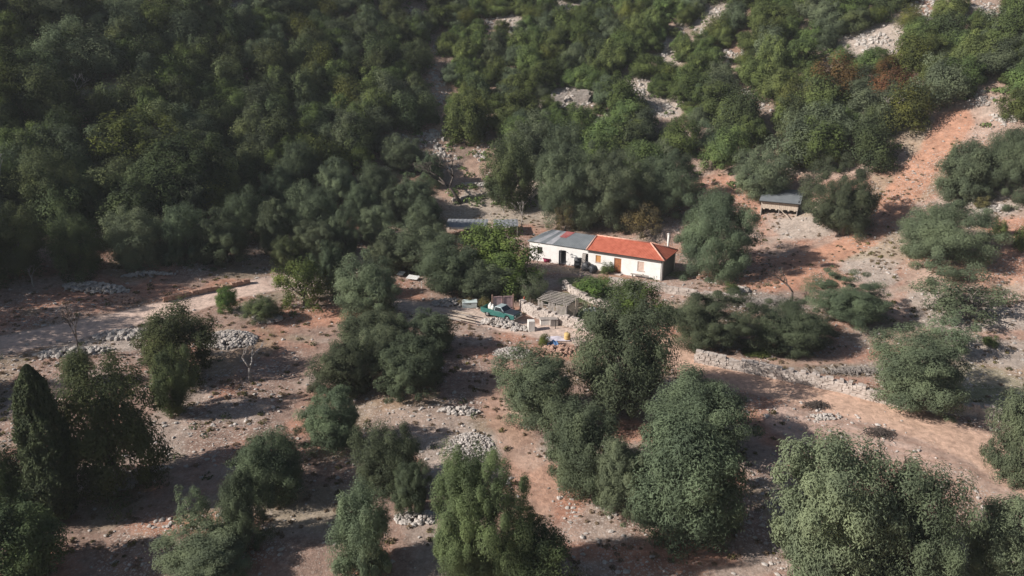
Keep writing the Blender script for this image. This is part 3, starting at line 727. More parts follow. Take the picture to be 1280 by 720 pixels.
M['straw'] = leaf_mat('dry_grass', (0.27, 0.215, 0.135), 0.2, warm=(1, 1, 1))
scatter_scrub('dry_grass', M['straw'], 'thin dry grass standing between the stones', 9000, (-72, 72, 42, 128), (0.08, 0.34), 0.10,
              lambda x, y, u: (u < 0.2+sstep(0.45, 0.62, fbm(x, y, 8, 3, 77))) & (dist_line(road_right, x, y) > 2.8) & (dist_line(yard_right, x, y) > 3) & (dist_line(road_left, x, y) > 2.4) & (dist_line(road_mid, x, y) > 2.2) & (np.hypot(x-12, y-97) > 12), 16)
scatter_scrub('low_scrub', M['oak'], 'small dark thorny cushions scattered over the stony slope', 420, (-75, 75, 50, 128), (0.25, 0.7), 0.13,
              lambda x, y, u: (u < sstep(0.42, 0.6, fbm(x, y, 11, 3, 91))) & (dist_line(road_right, x, y) > 3.2) & (dist_line(yard_right, x, y) > 3.4) & (dist_line(road_left, x, y) > 3) & (dist_line(road_mid, x, y) > 3) & (dist_line(path_mid, x, y) > 2) & (np.hypot(x-12, y-97) > 15), 26)
# ------------------------------------------------------------------ stones
M['stone'] = noise_mat('limestone', (0.30, 0.265, 0.235), (0.54, 0.49, 0.45), 1.3, c3=(0.42, 0.29, 0.22))
M['wallstone'] = noise_mat('wall_limestone', (0.36, 0.30, 0.26), (0.56, 0.49, 0.44), 2.2, bump=0.02, c3=(0.44, 0.32, 0.25))
M['redstone'] = noise_mat('red_stained_stone', (0.30, 0.17, 0.12), (0.46, 0.31, 0.24), 1.5)
ico = []
t_ = (1+5**0.5)/2
for v in [(-1, t_, 0), (1, t_, 0), (-1, -t_, 0), (1, -t_, 0), (0, -1, t_), (0, 1, t_), (0, -1, -t_), (0, 1, -t_), (t_, 0, -1), (t_, 0, 1), (-t_, 0, -1), (-t_, 0, 1)]: ico.append(v)
ico = np.array(ico)/np.linalg.norm(ico[0])
icf = np.array([(0, 11, 5), (0, 5, 1), (0, 1, 7), (0, 7, 10), (0, 10, 11), (1, 5, 9), (5, 11, 4), (11, 10, 2), (10, 7, 6), (7, 1, 8), (3, 9, 4), (3, 4, 2), (3, 2, 6), (3, 6, 8), (3, 8, 9), (4, 9, 5), (2, 4, 11), (6, 2, 10), (8, 6, 7), (9, 8, 1)])
def stones(name, C3, R, mat, g, flat=0.6):
    n = len(C3); a = g.uniform(0, 6.283, n)
    V = ico[None]*g.uniform(0.62, 1.25, (n, 12, 1))*np.stack([R*g.uniform(.8, 1.4, n), R*g.uniform(.7, 1.1, n), R*flat*g.uniform(.7, 1.2, n)], 1)[:, None, :]
    ca, sa = np.cos(a)[:, None], np.sin(a)[:, None]
    X = V[..., 0]*ca-V[..., 1]*sa; Y = V[..., 0]*sa+V[..., 1]*ca
    V = np.stack([X, Y, V[..., 2]], -1)+C3[:, None, :]
    Fc = (icf[None]+np.arange(n)[:, None, None]*12).reshape(-1, 3)
    return mesh_np(name, V.reshape(-1, 3), Fc, mat)
g = np.random.default_rng(31)
n = 70000
x = g.uniform(-78, 78, n); y = 38+(g.random(n)**1.25)*100
st = 0.35+0.9*sstep(0.45, 0.65, fbm(x, y, 6, 3, 12))
for px, py, rx, ry in stone_spots:
    c_ = hit(px, py); st = np.maximum(st, 1.5*(1-sstep(0.6, 1.1, np.hypot((x-c_.x)/rx, (y-c_.y)/ry))))
onroad = np.minimum(np.minimum(dist_line(road_left, x, y)-1.8, dist_line(road_mid, x, y)-1.7), np.minimum(dist_line(road_right, x, y)-2.2, dist_line(path_mid, x, y)-1.0))
keep = (g.random(n) < st*0.5) & ((onroad > 0) | (g.random(n) < 0.06)) & (np.hypot(x-12, y-98) > 11)
x, y = x[keep], y[keep]
r = 0.04+0.20*g.random(len(x))**4
o = link('loose_stones', stones('loose_stones', np.stack([x, y, height(x, y)+r*0.15], 1), r, M['stone'], g)); tag(o, 'pale loose stones strewn over the ground between the trees', 'stones', kind='stuff')
# outcrops in the clearings of the slope
P3 = []; RR = []
for (ex, ey, ew, eh) in clear:
    if ex in (1150, 1180, 900): continue
    k = int(30+ew*eh*0.5)
    for _ in range(k):
        px = ex+g.normal()*ew*0.5; py = max(1, ey+g.normal()*eh*0.5+3)
        h_ = hit(px, py); rr_ = 0.10+0.42*g.random()**3
        P3.append((h_.x, h_.y, h_.z)); RR.append(rr_)
o = link('hillside_outcrops', stones('hillside_outcrops', np.array(P3), np.array(RR), M['stone'], g, 0.9)); tag(o, 'pale limestone rubble showing in the clearings of the slopes', 'rocks', kind='stuff')

def pile(px, py, w, d, h, rs, label, mat='stone', nst=260, rz=0.0, name='stone_pile'):
    c0 = hit(px, py); gg = np.random.default_rng(int(px*3+py)); P3 = []; R_ = []
    for _ in range(nst):
        u, v = gg.uniform(-1, 1, 2)
        if u*u+v*v > 1: continue
        lx, ly = u*w/2, v*d/2
        X = c0.x+lx*math.cos(rz)-ly*math.sin(rz); Y = c0.y+lx*math.sin(rz)+ly*math.cos(rz)
        P3.append((X, Y, gz(X, Y)+h*(1-(u*u+v*v))**0.7*gg.uniform(0.55, 1.0))); R_.append(gg.uniform(*rs))
    P3 = np.array(P3)
    o = link(name, stones(name, P3, np.array(R_), M[mat], gg, 0.75)); tag(o, label, 'stone pile')
pile(285, 425, 6.0, 4.0, 0.6, (0.10, 0.24), 'pale grey heap of small stones right of the round roadside oak', nst=900)
pile(158, 420, 6.5, 2.0, 0.6, (0.16, 0.38), 'rough bank of grey stones along the lower edge of the left road', nst=330, rz=0.25)
pile(92, 441, 7.0, 1.8, 0.45, (0.14, 0.34), 'shaded low bank of stones near the left end of the road', nst=260, rz=0.3)
pile(135, 606, 4.4, 2.6, 0.9, (0.12, 0.30), 'grey stone heap on the terrace edge right of the cypress', nst=420, rz=0.3)
pile(185, 590, 3.6, 1.0, 0.4, (0.08, 0.18), 'thin row of stones trailing right from the grey heap', nst=160, rz=0.3)
pile(120, 362, 8.0, 2.0, 0.8, (0.16, 0.34), 'pale rubble bank above the left road', nst=330)
pile(155, 374, 4.0, 2.2, 0.5, (0.12, 0.3), 'reddish rubble at the mouth of the road cutting', 'redstone', nst=240)
pile(185, 344, 6.0, 0.8, 0.5, (0.10, 0.24), 'thin line of white stones in the shade above the road', nst=200, rz=0.3)
pile(565, 380, 5.0, 2.0, 0.6, (0.12, 0.28), 'rubble heap beside the driveway left of the white crate', nst=260)
pile(625, 406, 4.6, 1.5, 0.7, (0.12, 0.30), 'rubble below the pickup truck', nst=260, rz=-0.25)
pile(655, 412, 3.4, 1.2, 0.35, (0.10, 0.22), 'flat scatter of stones left of the white post', nst=140)
pile(700, 440, 4.4, 2.0, 0.6, (0.10, 0.26), 'reddish rubble heap below the driveway wall', 'redstone', nst=300)
pile(640, 442, 4.0, 2.6, 0.4, (0.06, 0.16), 'grey gravel heap above the round dark olive', nst=600)
pile(335, 400, 3.4, 1.8, 0.6, (0.16, 0.40), 'grey boulders below the road bend', nst=120)
pile(588, 560, 4.0, 4.4, 0.3, (0.05, 0.15), 'spread of small grey stones left of the rocky path', nst=900)
pile(575, 515, 3.8, 1.2, 0.4, (0.10, 0.26), 'broken stone edge above the grey stone spread', nst=160)
pile(710, 362, 1.6, 1.1, 0.5, (0.14, 0.26), 'small heap of white boulders in the garden corner', nst=50)
pile(520, 648, 3.2, 1.6, 0.4, (0.08, 0.22), 'little stone heap right of the spiky grey olive', nst=160)
pile(925, 364, 2.6, 1.4, 0.5, (0.16, 0.36), 'rocks at the edge of the yard right of the house', nst=70)
pile(1030, 522, 3.2, 1.0, 0.25, (0.08, 0.2), 'low stones with brushwood on the verge of the right track', nst=110)
pile(1240, 262, 3.2, 1.8, 0.4, (0.14, 0.34), 'pale rocks below the paired olives at the right edge', nst=90)
pile(600, 232, 7.0, 1.0, 0.4, (0.14, 0.3), 'line of grey rocks behind the upper field', nst=150)

def wall(pts, h, th, label, mat='wallstone', sz=(0.34, 0.22), z_off=0.0, name='stone_wall'):
    P = [hit(*p) for p in pts]; mb = MB(); rr = random.Random(int(pts[0][0]))
    for a, b in zip(P[:-1], P[1:]):
        d = Vector((b.x-a.x, b.y-a.y, 0)); Ln = d.length; d.normalize(); nrm = Vector((-d.y, d.x, 0)); rz = math.atan2(d.y, d.x)
        rows = int(h/sz[1])+1
        for k in range(rows+1):
            s = rr.uniform(-.2, 0)
            while s < Ln:
                w = sz[0]*rr.uniform(0.6, 1.6)
                q = a+d*(s+w/2); 
                zz = gz(q.x, q.y)+k*sz[1]-0.08+rr.uniform(-.03, .03)
                if k == rows and rr.random() < 0.3: s += w; continue
                for side in (-1, 1):
                    c = Vector((q.x, q.y, 0))+nrm*side*th*0.27
                    mb.box((c.x+rr.uniform(-.03, .03), c.y+rr.uniform(-.03, .03), zz+sz[1]*0.5), (w*0.97, th*0.52*rr.uniform(.9, 1.15), sz[1]*rr.uniform(.85, 1.12)), rz+rr.uniform(-.12, .12), jit=0.09)
                s += w
    o = mb.build(name, M[mat]); tag(o, label, 'wall')
wall([(652, 387), (668, 396), (690, 402), (715, 409), (742, 416)], 0.95, 0.5, 'dry stone wall along the driveway below the wooden pen')
wall([(704, 356), (714, 366), (730, 374), (748, 382), (762, 386)], 0.5, 0.4, 'low curved stone wall between the two green garden beds')
wall([(870, 452), (905, 459), (950, 468), (1000, 478), (1050, 489), (1090, 500)], 0.95, 0.55, 'long roadside dry stone wall above the right track')
wall([(1188, 516), (1215, 520), (1245, 524)], 1.0, 0.5, 'last stretch of stone wall right of the bushy roadside olive')
wall([(1090, 500), (1125, 508), (1188, 516)], 0.8, 0.5, 'low stretch of stone wall hidden by the bushy roadside olive')
wall([(832, 366), (862, 370), (895, 375), (918, 377)], 0.55, 0.35, 'pale terrace wall right of the house above the wide olive', sz=(0.5, 0.25))
wall([(762, 356), (786, 360), (830, 364)], 0.7, 0.45, 'terrace wall in front of the house between the shrubs')
wall([(566, 252), (590, 248), (615, 244)], 0.4, 0.4, 'short rough wall at the foot of the leafless grey tree')
wall([(205, 377), (240, 369), (275, 362), (310, 354)], 0.22, 0.5, 'low reddish stone kerb standing in for a shadow line at the road cutting', 'redstone')  # added kerb, takes the place of a dark shadow line along the cutting
wall([(406, 190), (430, 200)], 0.5, 0.4, 'short pale terrace wall left of the upper path')
wall([(476, 212), (505, 209), (525, 208)], 0.4, 0.4, 'short terrace wall under the low olive beside the upper path')
wall([(370, 350), (400, 354), (430, 358)], 0.35, 0.35, 'thin pale wall edging the road behind the yellow green tree')

# ------------------------------------------------------------------ the farmhouse
EV = 2.65
A = at_z(662, 301, EV); B = at_z(828.5, 325.5, EV)
hd = Vector((B.x-A.x, B.y-A.y, 0)); HL = hd.length; hrz = math.atan2(hd.y, hd.x)
HW = 5.0; RID = 1.35
house = empty('farmhouse', (A.x, A.y, 0.0), hrz)
tag(house, 'long white farmhouse, half roofed with red tiles and half with grey sheets', 'house')
def loc_front(px, py):
    """a point of the front wall seen at a pixel -> distance along the wall and height"""
    o = Vector((0, 0, CAM_Z)); d = Vector(ray(px, py)); n = Vector((-hd.y, hd.x, 0)).normalized()
    t = (Vector((A.x, A.y, 0))-o).dot(n)/d.dot(n); q = o+d*t
    return (q-Vector((A.x, A.y, 0))).dot(hd.normalized()), q.z
xm = loc_front(734, 309)[0]
print('house', A, B, HL, 'xm', xm, 'z base pad', gz(A.x, A.y), gz(B.x, B.y))
for nm, q in {'door': (772, 330), 'shut': (748, 318), 'board': (801, 331), 'dark': (704, 314), 'grey': (731, 318), 'base': (829, 347)}.items(): print(nm, loc_front(*q))
M['plaster'] = noise_mat('white_plaster', (0.70, 0.665, 0.63), (0.83, 0.80, 0.77), 1.2, bump=0.01, c3=(0.60, 0.54, 0.49))
mb = MB()
xd0, xd1 = loc_front(700.5, 314)[0], loc_front(707.5, 314)[0]
zb = -0.5
def front_with_openings(mb, x0, x1, ops, z1, th=0.35):
    """front wall built from pieces round its openings"""
    xs_ = x0
    for (a, b, c, d) in sorted(ops):
        mb.box(((xs_+a)/2, th/2, (z1+zb)/2), (a-xs_, th, z1-zb))
        if c > zb: mb.box(((a+b)/2, th/2, (c+zb)/2), (b-a, th, c-zb))
        mb.box(((a+b)/2, th/2, (z1+d)/2), (b-a, th, z1-d))
        xs_ = b
    mb.box(((xs_+x1)/2, th/2, (z1+zb)/2), (x1-xs_, th, z1-zb))
xdoor = loc_front(772, 330)[0]; xsh = loc_front(748, 318)[0]; xbw = loc_front(801, 331)[0]; xgw = loc_front(732, 317)[0]; xdk = (xd0+xd1)/2
ops = [(xdk-.45, xdk+.45, -0.05, 2.0), (xgw-.4, xgw+.4, 0.95, 2.05), (xsh-.38, xsh+.38, 1.1, 2.05), (xdoor-.5, xdoor+.5, 0.0, 2.05), (xbw-.45, xbw+.45, 0.85, 2.05), (1.2, 2.0, 1.0, 2.0)]
front_with_openings(mb, 0, HL, ops, EV)
mb.box((0.175, HW/2+0.175, (EV+zb)/2), (0.35, HW-0.35-0.004, EV-zb))
mb.box((HL/2, HW+0.18, (EV+zb)/2), (HL, 0.35, EV-zb))
mb.box((xm, HW/2+0.17, (EV+zb)/2), (0.3, HW-0.36, EV-zb))
mb.box((HL/2, HW/2, 0.02), (HL-0.72, HW-0.4, 0.1))
mb.build('wall', M['plaster'], house)
M['end_shade'] = noise_mat('shaded_end_plaster', (0.13, 0.125, 0.12), (0.19, 0.18, 0.175), 1.2, bump=0.01)  # shade of the end wall painted in as a darker grey
MB().box((HL-0.175, HW/2+0.175, (EV+zb)/2), (0.35, HW-0.35-0.004, EV-zb)).build('end_wall', M['end_shade'], house)['label'] = 'end wall with its shade put into the dark grey colour'
# red hipped tile roof
tm, N, L, p = new_mat('red_roof_tiles', 0.85, 0.15)
tc = N.new('ShaderNodeTexCoord'); wv = N.new('ShaderNodeTexWave'); wv.inputs['Scale'].default_value = 1.6; wv.bands_direction = 'X'
L.new(tc.outputs['Object'], wv.inputs['Vector'])
nzt = N.new('ShaderNodeTexNoise'); nzt.inputs['Scale'].default_value = 1.7; nzt.inputs['Detail'].default_value = 8; L.new(tc.outputs['Object'], nzt.inputs['Vector'])
cr = N.new('ShaderNodeValToRGB'); cr.color_ramp.elements[0].color = (0.36, 0.092, 0.056, 1); cr.color_ramp.elements[1].color = (0.50, 0.150, 0.095, 1)
cr.color_ramp.elements[0].position = .3; cr.color_ramp.elements[1].position = .7
L.new(nzt.outputs[0], cr.inputs[0]); L.new(cr.outputs[0], p.inputs['Base Color'])
bpn = N.new('ShaderNodeBump'); bpn.inputs['Distance'].default_value = 0.05; bpn.inputs['Strength'].default_value = 0.7
L.new(wv.outputs[0], bpn.inputs['Height']); L.new(bpn.outputs[0], p.inputs['Normal'])
M['tiles'] = tm; M['ridge'] = noise_mat('pale_ridge_mortar', (0.5, 0.24, 0.17), (0.68, 0.42, 0.33), 3)
ov = 0.3
def slab(mb, pts, th, mi=0):
    """thin roof plane with thickness th below"""
    n = len(pts); P = [tuple(q) for q in pts]+[(q[0], q[1], q[2]-th) for q in pts]
    mb.poly(P, [tuple(range(n)), tuple(range(n, 2*n))[::-1]]+[(i, i+n, (i+1) % n+n, (i+1) % n) for i in range(n)], mi)
ez = EV+0.03; rzt = EV+RID; xr = HL-HW*0.52
mbr = MB()
RS = xm+0.01
slab(mbr, [(RS, -ov, ez), (HL+ov, -ov, ez), (xr, HW/2, rzt), (RS+0.3, HW/2, rzt)], 0.09)
slab(mbr, [(HL+ov, -ov+.005, ez), (HL+ov, HW+ov-.005, ez), (xr+.005, HW/2, rzt)], 0.09)
slab(mbr, [(HL+ov, HW+ov, ez), (RS, HW+ov, ez), (RS+0.3, HW/2+.005, rzt), (xr, HW/2+.005, rzt)], 0.09)
rf = mbr.build('tile_roof', M['tiles'], house)
rg = MB()
for a_, b_ in (((RS+0.3, HW/2, rzt+.03), (xr, HW/2, rzt+.03)), ((xr, HW/2, rzt+.03), (HL+ov, -ov, ez+.03)), ((xr, HW/2, rzt+.03), (HL+ov, HW+ov, ez+.03)), ((RS+0.02, -ov, ez+.03), (RS+0.3, HW/2, rzt+.03))):
    rg.tube([a_, b_], 0.10, 8)
rg.build('ridge_tiles', M['ridge'], rf, True)
# grey sheet roof
M['sheet'] = noise_mat('grey_sheet', (0.17, 0.185, 0.195), (0.235, 0.25, 0.26), 0.8, rough=0.55, metal=0.15)
M['sheet_old'] = noise_mat('weathered_sheet', (0.24, 0.25, 0.265), (0.42, 0.41, 0.42), 1.0, rough=0.6, c3=(0.4, 0.28, 0.25))
M['sheet_red'] = noise_mat('rusty_red_sheet', (0.26, 0.07, 0.07), (0.36, 0.13, 0.12), 1.5, rough=0.7)
def corr(mb, p00, p10, p11, p01, n=None, amp=0.025, mi=0):
    """corrugated sheet between four corners (ribs run from the first edge to the third)"""
    p00, p10, p11, p01 = map(Vector, (p00, p10, p11, p01)); w = (p10-p00).length; n = n or max(6, int(w/0.12)); b = len(mb.v)
    nm = (p10-p00).cross(p01-p00).normalized()
    for i in range(n+1):
        t = i/n; off = nm*(amp if i % 2 else -amp)
        lo = p00.lerp(p10, t)+off; hi = p01.lerp(p11, t)+off
        mb.v += [tuple(lo), tuple(hi), tuple(lo-nm*0.012), tuple(hi-nm*0.012)]
    for i in range(n):
        q = b+4*i
        for f in ((q, q+4, q+5, q+1), (q+2, q+3, q+7, q+6), (q, q+2, q+6, q+4), (q+1, q+5, q+7, q+3)): mb.f.append(f); mb.m.append(mi)
g1 = MB(); rs_ = rzt-0.05; es_ = ez-0.02; ov2 = 0.22
def gp(x, t, lift=0.0):  # point on the front slope of the grey roof
    return (x, -ov2+t*(HW/2+ov2), es_+t*(rs_-es_)+lift)
xk = xm*0.52
corr(g1, gp(xk, 0), gp(xm, 0), gp(xm+.28, 1), gp(xk+0.7, 1))
corr(g1, (xm+.25, HW/2+.01, rs_), (xk, HW/2+.01, rs_), (xk-0.2, HW+ov, es_), (xm, HW+ov, es_))
g1.build('sheet_roof', M['sheet'], house)
g2 = MB()
xx = -0.3
k = 0
while xx < xk-0.05:
    x2 = min(xx+0.95, xk); f0 = xx/xk; f1 = x2/xk
    up0, up1 = xx+2.6*(1-f0)+0.7*f0, x2+2.6*(1-f1)+0.7*f1
    corr(g2, gp(xx, 0, .02*(k % 2)), gp(x2+.05, 0, .02*(k % 2)), gp(up1+.05, 1, .02*(k % 2)), gp(up0, 1, .02*(k % 2)), mi=(0, 1, 0, 1, 0)[k % 5]); xx = x2; k += 1
corr(g2, gp(xk-0.6, .55, .05), gp(xk+.45, .55, .05), gp(xk+1.2, 1, .05), gp(xk-0.1, 1, .05), mi=2)
corr(g2, (xk, HW/2+.01, rs_), (2.3, HW/2+.01, rs_), (-0.2, HW+ov, es_), (xk-.2, HW+ov, es_))
corr(g2, (-0.3, HW+.2, es_), (-0.3, -ov2+.02, es_), (2.3, HW/2, rs_-.01), (2.32, HW/2+.1, rs_-.01))
g2.build('patched_sheet_roof', [M['sheet'], M['sheet_old'], M['sheet_red']], house)['label'] = 'patched roof end of weathered grey and red sheets'
M['wood_door'] = noise_mat('orange_brown_wood', (0.27, 0.10, 0.045), (0.40, 0.17, 0.08), 3)
M['shutter'] = noise_mat('ochre_shutter', (0.50, 0.24, 0.09), (0.6, 0.32, 0.14), 3)
M['dark_in'] = noise_mat('dark_wood_and_shade', (0.03, 0.027, 0.025), (0.055, 0.05, 0.045), 3)
M['board'] = noise_mat('pinkish_board', (0.55, 0.40, 0.33), (0.66, 0.52, 0.45), 3)
M['greywood'] = noise_mat('weathered_grey_wood', (0.23, 0.20, 0.18), (0.40, 0.355, 0.32), 4)
M['lightwood'] = noise_mat('pale_timber', (0.42, 0.34, 0.27), (0.6, 0.5, 0.41), 4)
M['black'] = noise_mat('black_plastic', (0.022, 0.023, 0.027), (0.05, 0.05, 0.056), 3, rough=0.5, spec=0.5)
M['white'] = noise_mat('white_paint', (0.66, 0.63, 0.58), (0.78, 0.75, 0.70), 3)
M['iron'] = noise_mat('dull_iron', (0.12, 0.11, 0.11), (0.2, 0.19, 0.19), 4, rough=0.6, metal=0.4)
def leafs(x0, x1, z0, z1, mat, name, n=2, y=0.1, th=0.05):
    """boarded leaf pair"""
    fr = MB()
    for (cx, cz, w, h_) in (((x0+x1)/2, z1-.03, x1-x0, .06), (x0+.03, (z0+z1)/2, .06, z1-z0-.13), (x1-.03, (z0+z1)/2, .06, z1-z0-.13)):
        fr.box((cx, y-.02, cz), (w, .1, h_))
    f = fr.build(name+'_frame', mat)
    lf = MB(); nb = 6
    for i in range(nb):
        w = (x1-x0-.13)/nb; lf.box((x0+.065+w*(i+.5), y+.0, (z0+z1)/2-.03), (w*0.93, th, z1-z0-.1))
    l2 = lf.build(name, mat, house, bevel=0.004); f.parent = l2
    return l2
d_ = leafs(xdoor-.5, xdoor+.5, 0.0, 2.05, M['wood_door'], 'door'); MB().box((xdoor+.1, 0.04, 1.0), (.05, .05, .16)).build('handle', M['iron'], d_)
leafs(xsh-.38, xsh+.38, 1.1, 2.05, M['shutter'], 'shutter')
leafs(xbw-.45, xbw+.45, .85, 2.05, M['board'], 'shutter')
sl_ = MB(); 
for xc, w in ((xsh, .95), (xbw, 1.1), (xgw, 1.0)): sl_.box((xc, -.03, {xsh: 1.07, xbw: .82, xgw: .92}[xc]), (w, .14, .06))
sl_.build('window_sill', M['board'], house)
w_ = MB(); w_.box((xgw, .2, 1.5), (.78, .04, 1.08)).build('window', M['dark_in'], house)
fr = MB()
for q in ((xgw-.36, .15, 1.5, .06, 1.1), (xgw+.36, .15, 1.5, .06, 1.1), (xgw, .15, 1.5, .05, 1.1), (xgw, .148, 1.5, .66, .05)): fr.box(q[:3], (q[3], .05, q[4]))
fr.build('frame', M['greywood'], house.children[-1])
MB().box((1.6, .2, 1.5), (.78, .04, .98)).build('window', M['dark_in'], house)
dd = MB(); dd.box((xdk-.50, -.18, 1.0), (.06, .75, 1.9), 0.35)
dd.build('door', M['dark_in'], house)['label'] = 'dark door standing open'
MB().tube([(HL-0.12, -.12, EV-.1), (HL-0.12, -.12, 0.0)], .045).build('drainpipe', M['iron'], house, True)
gt = MB(); gt.box(((xm+HL)/2, -ov-.07, EV-.02), (HL-xm+.5, .11, .1)); gt.build('gutter', M['dark_in'], house)
# thin white chimney pipe behind the hip
cp = MB(); cp.tube([(HL-1.1, HW+0.30, 1.5), (HL-1.1, HW+0.30, 4.7)], .14, 10); cp.box((HL-1.1, HW+.30, 4.73), (.36, .36, .06)); cp.build('chimney', M['white'], house, True)

def hp(x, y, z=0.0):  # house frame -> world
    c_, s_ = math.cos(hrz), math.sin(hrz); return Vector((A.x+x*c_-y*s_, A.y+x*s_+y*c_, z))

# plank bench under the window
bp_ = hp(xbw+.1, -0.55); bn = empty('bench', (bp_.x, bp_.y, gz(bp_.x, bp_.y)), hrz); tag(bn, 'long plank bench against the white wall under the pink shutter', 'bench')
MB().box((0, 0, .46), (2.4, .38, .06)).build('seat', M['greywood'], bn)
for s in (-1, 1): MB().box((s*.95, 0, .215), (.08, .32, .43)).build('leg', M['greywood'], bn)
# stone doorstep
bp_ = hp(xdoor, -0.45); o = MB().box((0, 0, 0.03), (1.5, .7, .18), jit=.03).build('doorstep', M['wallstone'], None, bevel=.02, loc=(bp_.x, bp_.y, gz(bp_.x, bp_.y)), rot=(0, 0, hrz)); tag(o, 'flat stone step in front of the orange brown door', 'step')
# black barrels / tanks in front of the wall
def barrel(px, py, r, h_, label, lie=False, rz=0, mat='black', name='barrel', group=None):
    g_ = hit(px, py); root = empty(name, tuple(g_), rz); tag(root, label, 'barrel', group)
    mb = MB(); prof = [(0, r*.9), (.04, r*.97), (.3, r), (.33, r*1.04), (.36, r), (.66, r), (.69, r*1.04), (.72, r), (.96, r*.96), (1, r*.88)]
    if lie: mb.tube([(t*h_-h_/2, 0, r) for t, _ in prof], [q for _, q in prof], 18)
    else: mb.tube([(0, 0, t*h_) for t, _ in prof], [q for _, q in prof], 18)
    mb.build('drum', M[mat], root, True)
    cp_ = MB()
    if lie: cp_.tube([(h_/2, 0, r*1.5), (h_/2+.05, 0, r*1.5)], .06, 8)
    else: cp_.tube([(r*.5, 0, h_), (r*.5, 0, h_+.05)], .07, 8)
    cp_.build('cap', M['greywood'], root)
barrel(722.5, 334, .55, 1.35, 'upright dark grey tank by the house wall, left of three')
barrel(733, 338, .55, 1.0, 'black barrel lying by the house wall, middle of three', True, 0.9)
barrel(741, 341, .5, .9, 'black barrel lying by the house wall, right of three', True, 0.5)
M['blue'] = noise_mat('faded_blue_plastic', (0.10, 0.10, 0.17), (0.17, 0.17, 0.26), 3, rough=0.5)
M['yellow'] = noise_mat('ochre_plastic', (0.50, 0.33, 0.12), (0.62, 0.44, 0.2), 3)
barrel(985, 444, .42, 1.1, 'faded blue barrel under the round olive above the roadside wall', mat='blue')
barrel(709, 425, .34, .8, 'ochre yellow barrel at the end of the driveway', mat='yellow')
# dark stacked wood / covered firewood heap by the open door
g_ = hit(692, 326); hp_ = MB(); rr = random.Random(3)
for i in range(34): hp_.tube([(rr.uniform(-.5, .5), -.5+rr.uniform(-.1, .1), .1+rr.random()*.9), (rr.uniform(-.4, .4), .5, .1+rr.random()*.9)], rr.uniform(.06, .1), 6)
o = hp_.build('firewood_heap', M['darkwood'], None, loc=tuple(g_)); tag(o, 'dark heap of firewood left of the open doorway', 'firewood')
# magenta tub
M['magenta'] = noise_mat('magenta_plastic', (0.22, 0.02, 0.06), (0.32, 0.04, 0.1), 3, rough=.5)
g_ = hit(684, 327); tb = empty('tub', tuple(g_)); tag(tb, 'magenta tub in the shade by the left end of the house', 'tub')
MB().tube([(0, 0, 0), (0, 0, .25), (0, 0, .5), (0, 0, .5), (0, 0, .1)], [.45, .52, .6, .54, .4], 16).build('body', M['magenta'], tb, True)
MB().tube([(0.62*math.cos(a), 0.62*math.sin(a), .5) for a in [i*math.pi/8 for i in range(17)]], .035, 6).build('rim', M['magenta'], tb, True)
# leaning boards
q = hp(xgw-.15, -.35); o = MB().box((0, 0, 1.0), (.5, .06, 2.1), rx=-.22).build('plank', M['greywood'], None, loc=(q.x, q.y, gz(q.x, q.y)), rot=(0, 0, hrz)); tag(o, 'grey board leaning against the wall above the tank', 'plank')

# ------------------------------------------------------------------ sheds
def shed_open(corners, eave, rise, label, mats):
    pass
# small shed right: grey roof, pale plank front, open base
g0 = hit(973, 270); sc = proj(*g0)[2]/F
shed = empty('shed', (g0.x, g0.y, g0.z), math.radians(-24)); tag(shed, 'small plank shed with a flat grey roof on the slope right of the house', 'shed')
SW, SD, SZ = 44*sc, 4.4, 2.2
rm = MB(); slab(rm, [(-SW/2-.3, -.4, SZ), (SW/2+.3, -.4, SZ-.05), (SW/2+.3, SD+.5, SZ+1.0), (-SW/2-.3, SD+.5, SZ+.9)], .12)
rm.build('roof', M['sheet'], shed)
MB().box((0, -.42, SZ-.1), (SW+.62, .06, .14), ry=.008).build('fascia', M['dark_in'], shed)
wm = MB()
for i in range(18):
    w = SW/18; wm.box((-SW/2+w*(i+.5), 0, SZ-.62-.15*(i % 3 == 1)), (w*.93, .05, 1.15))
MB().box((SW/2-.03, SD/2, .95), (.06, SD, 2.9)).build('side_wall', M['dark_in'], shed); wm.box((-SW/2+.03, SD/2, .9), (.06, SD, 2.3)); wm.box((0, SD, .9), (SW, .06, 3.2))  # right side wall: its shade is put into the colour by the dark material
wm.build('wall', M['lightwood'], shed)
for s in (-1, 0, 1): MB().tube([(s*(SW/2-.1), .02, -.5), (s*(SW/2-.1), .02, SZ-.1)], .06).build('post', M['greywood'], shed)
MB().tube([(-.2, -.1, 1.3), (1.6, -1.2, 0.1)], .05).build('prop', M['lightwood'], shed)
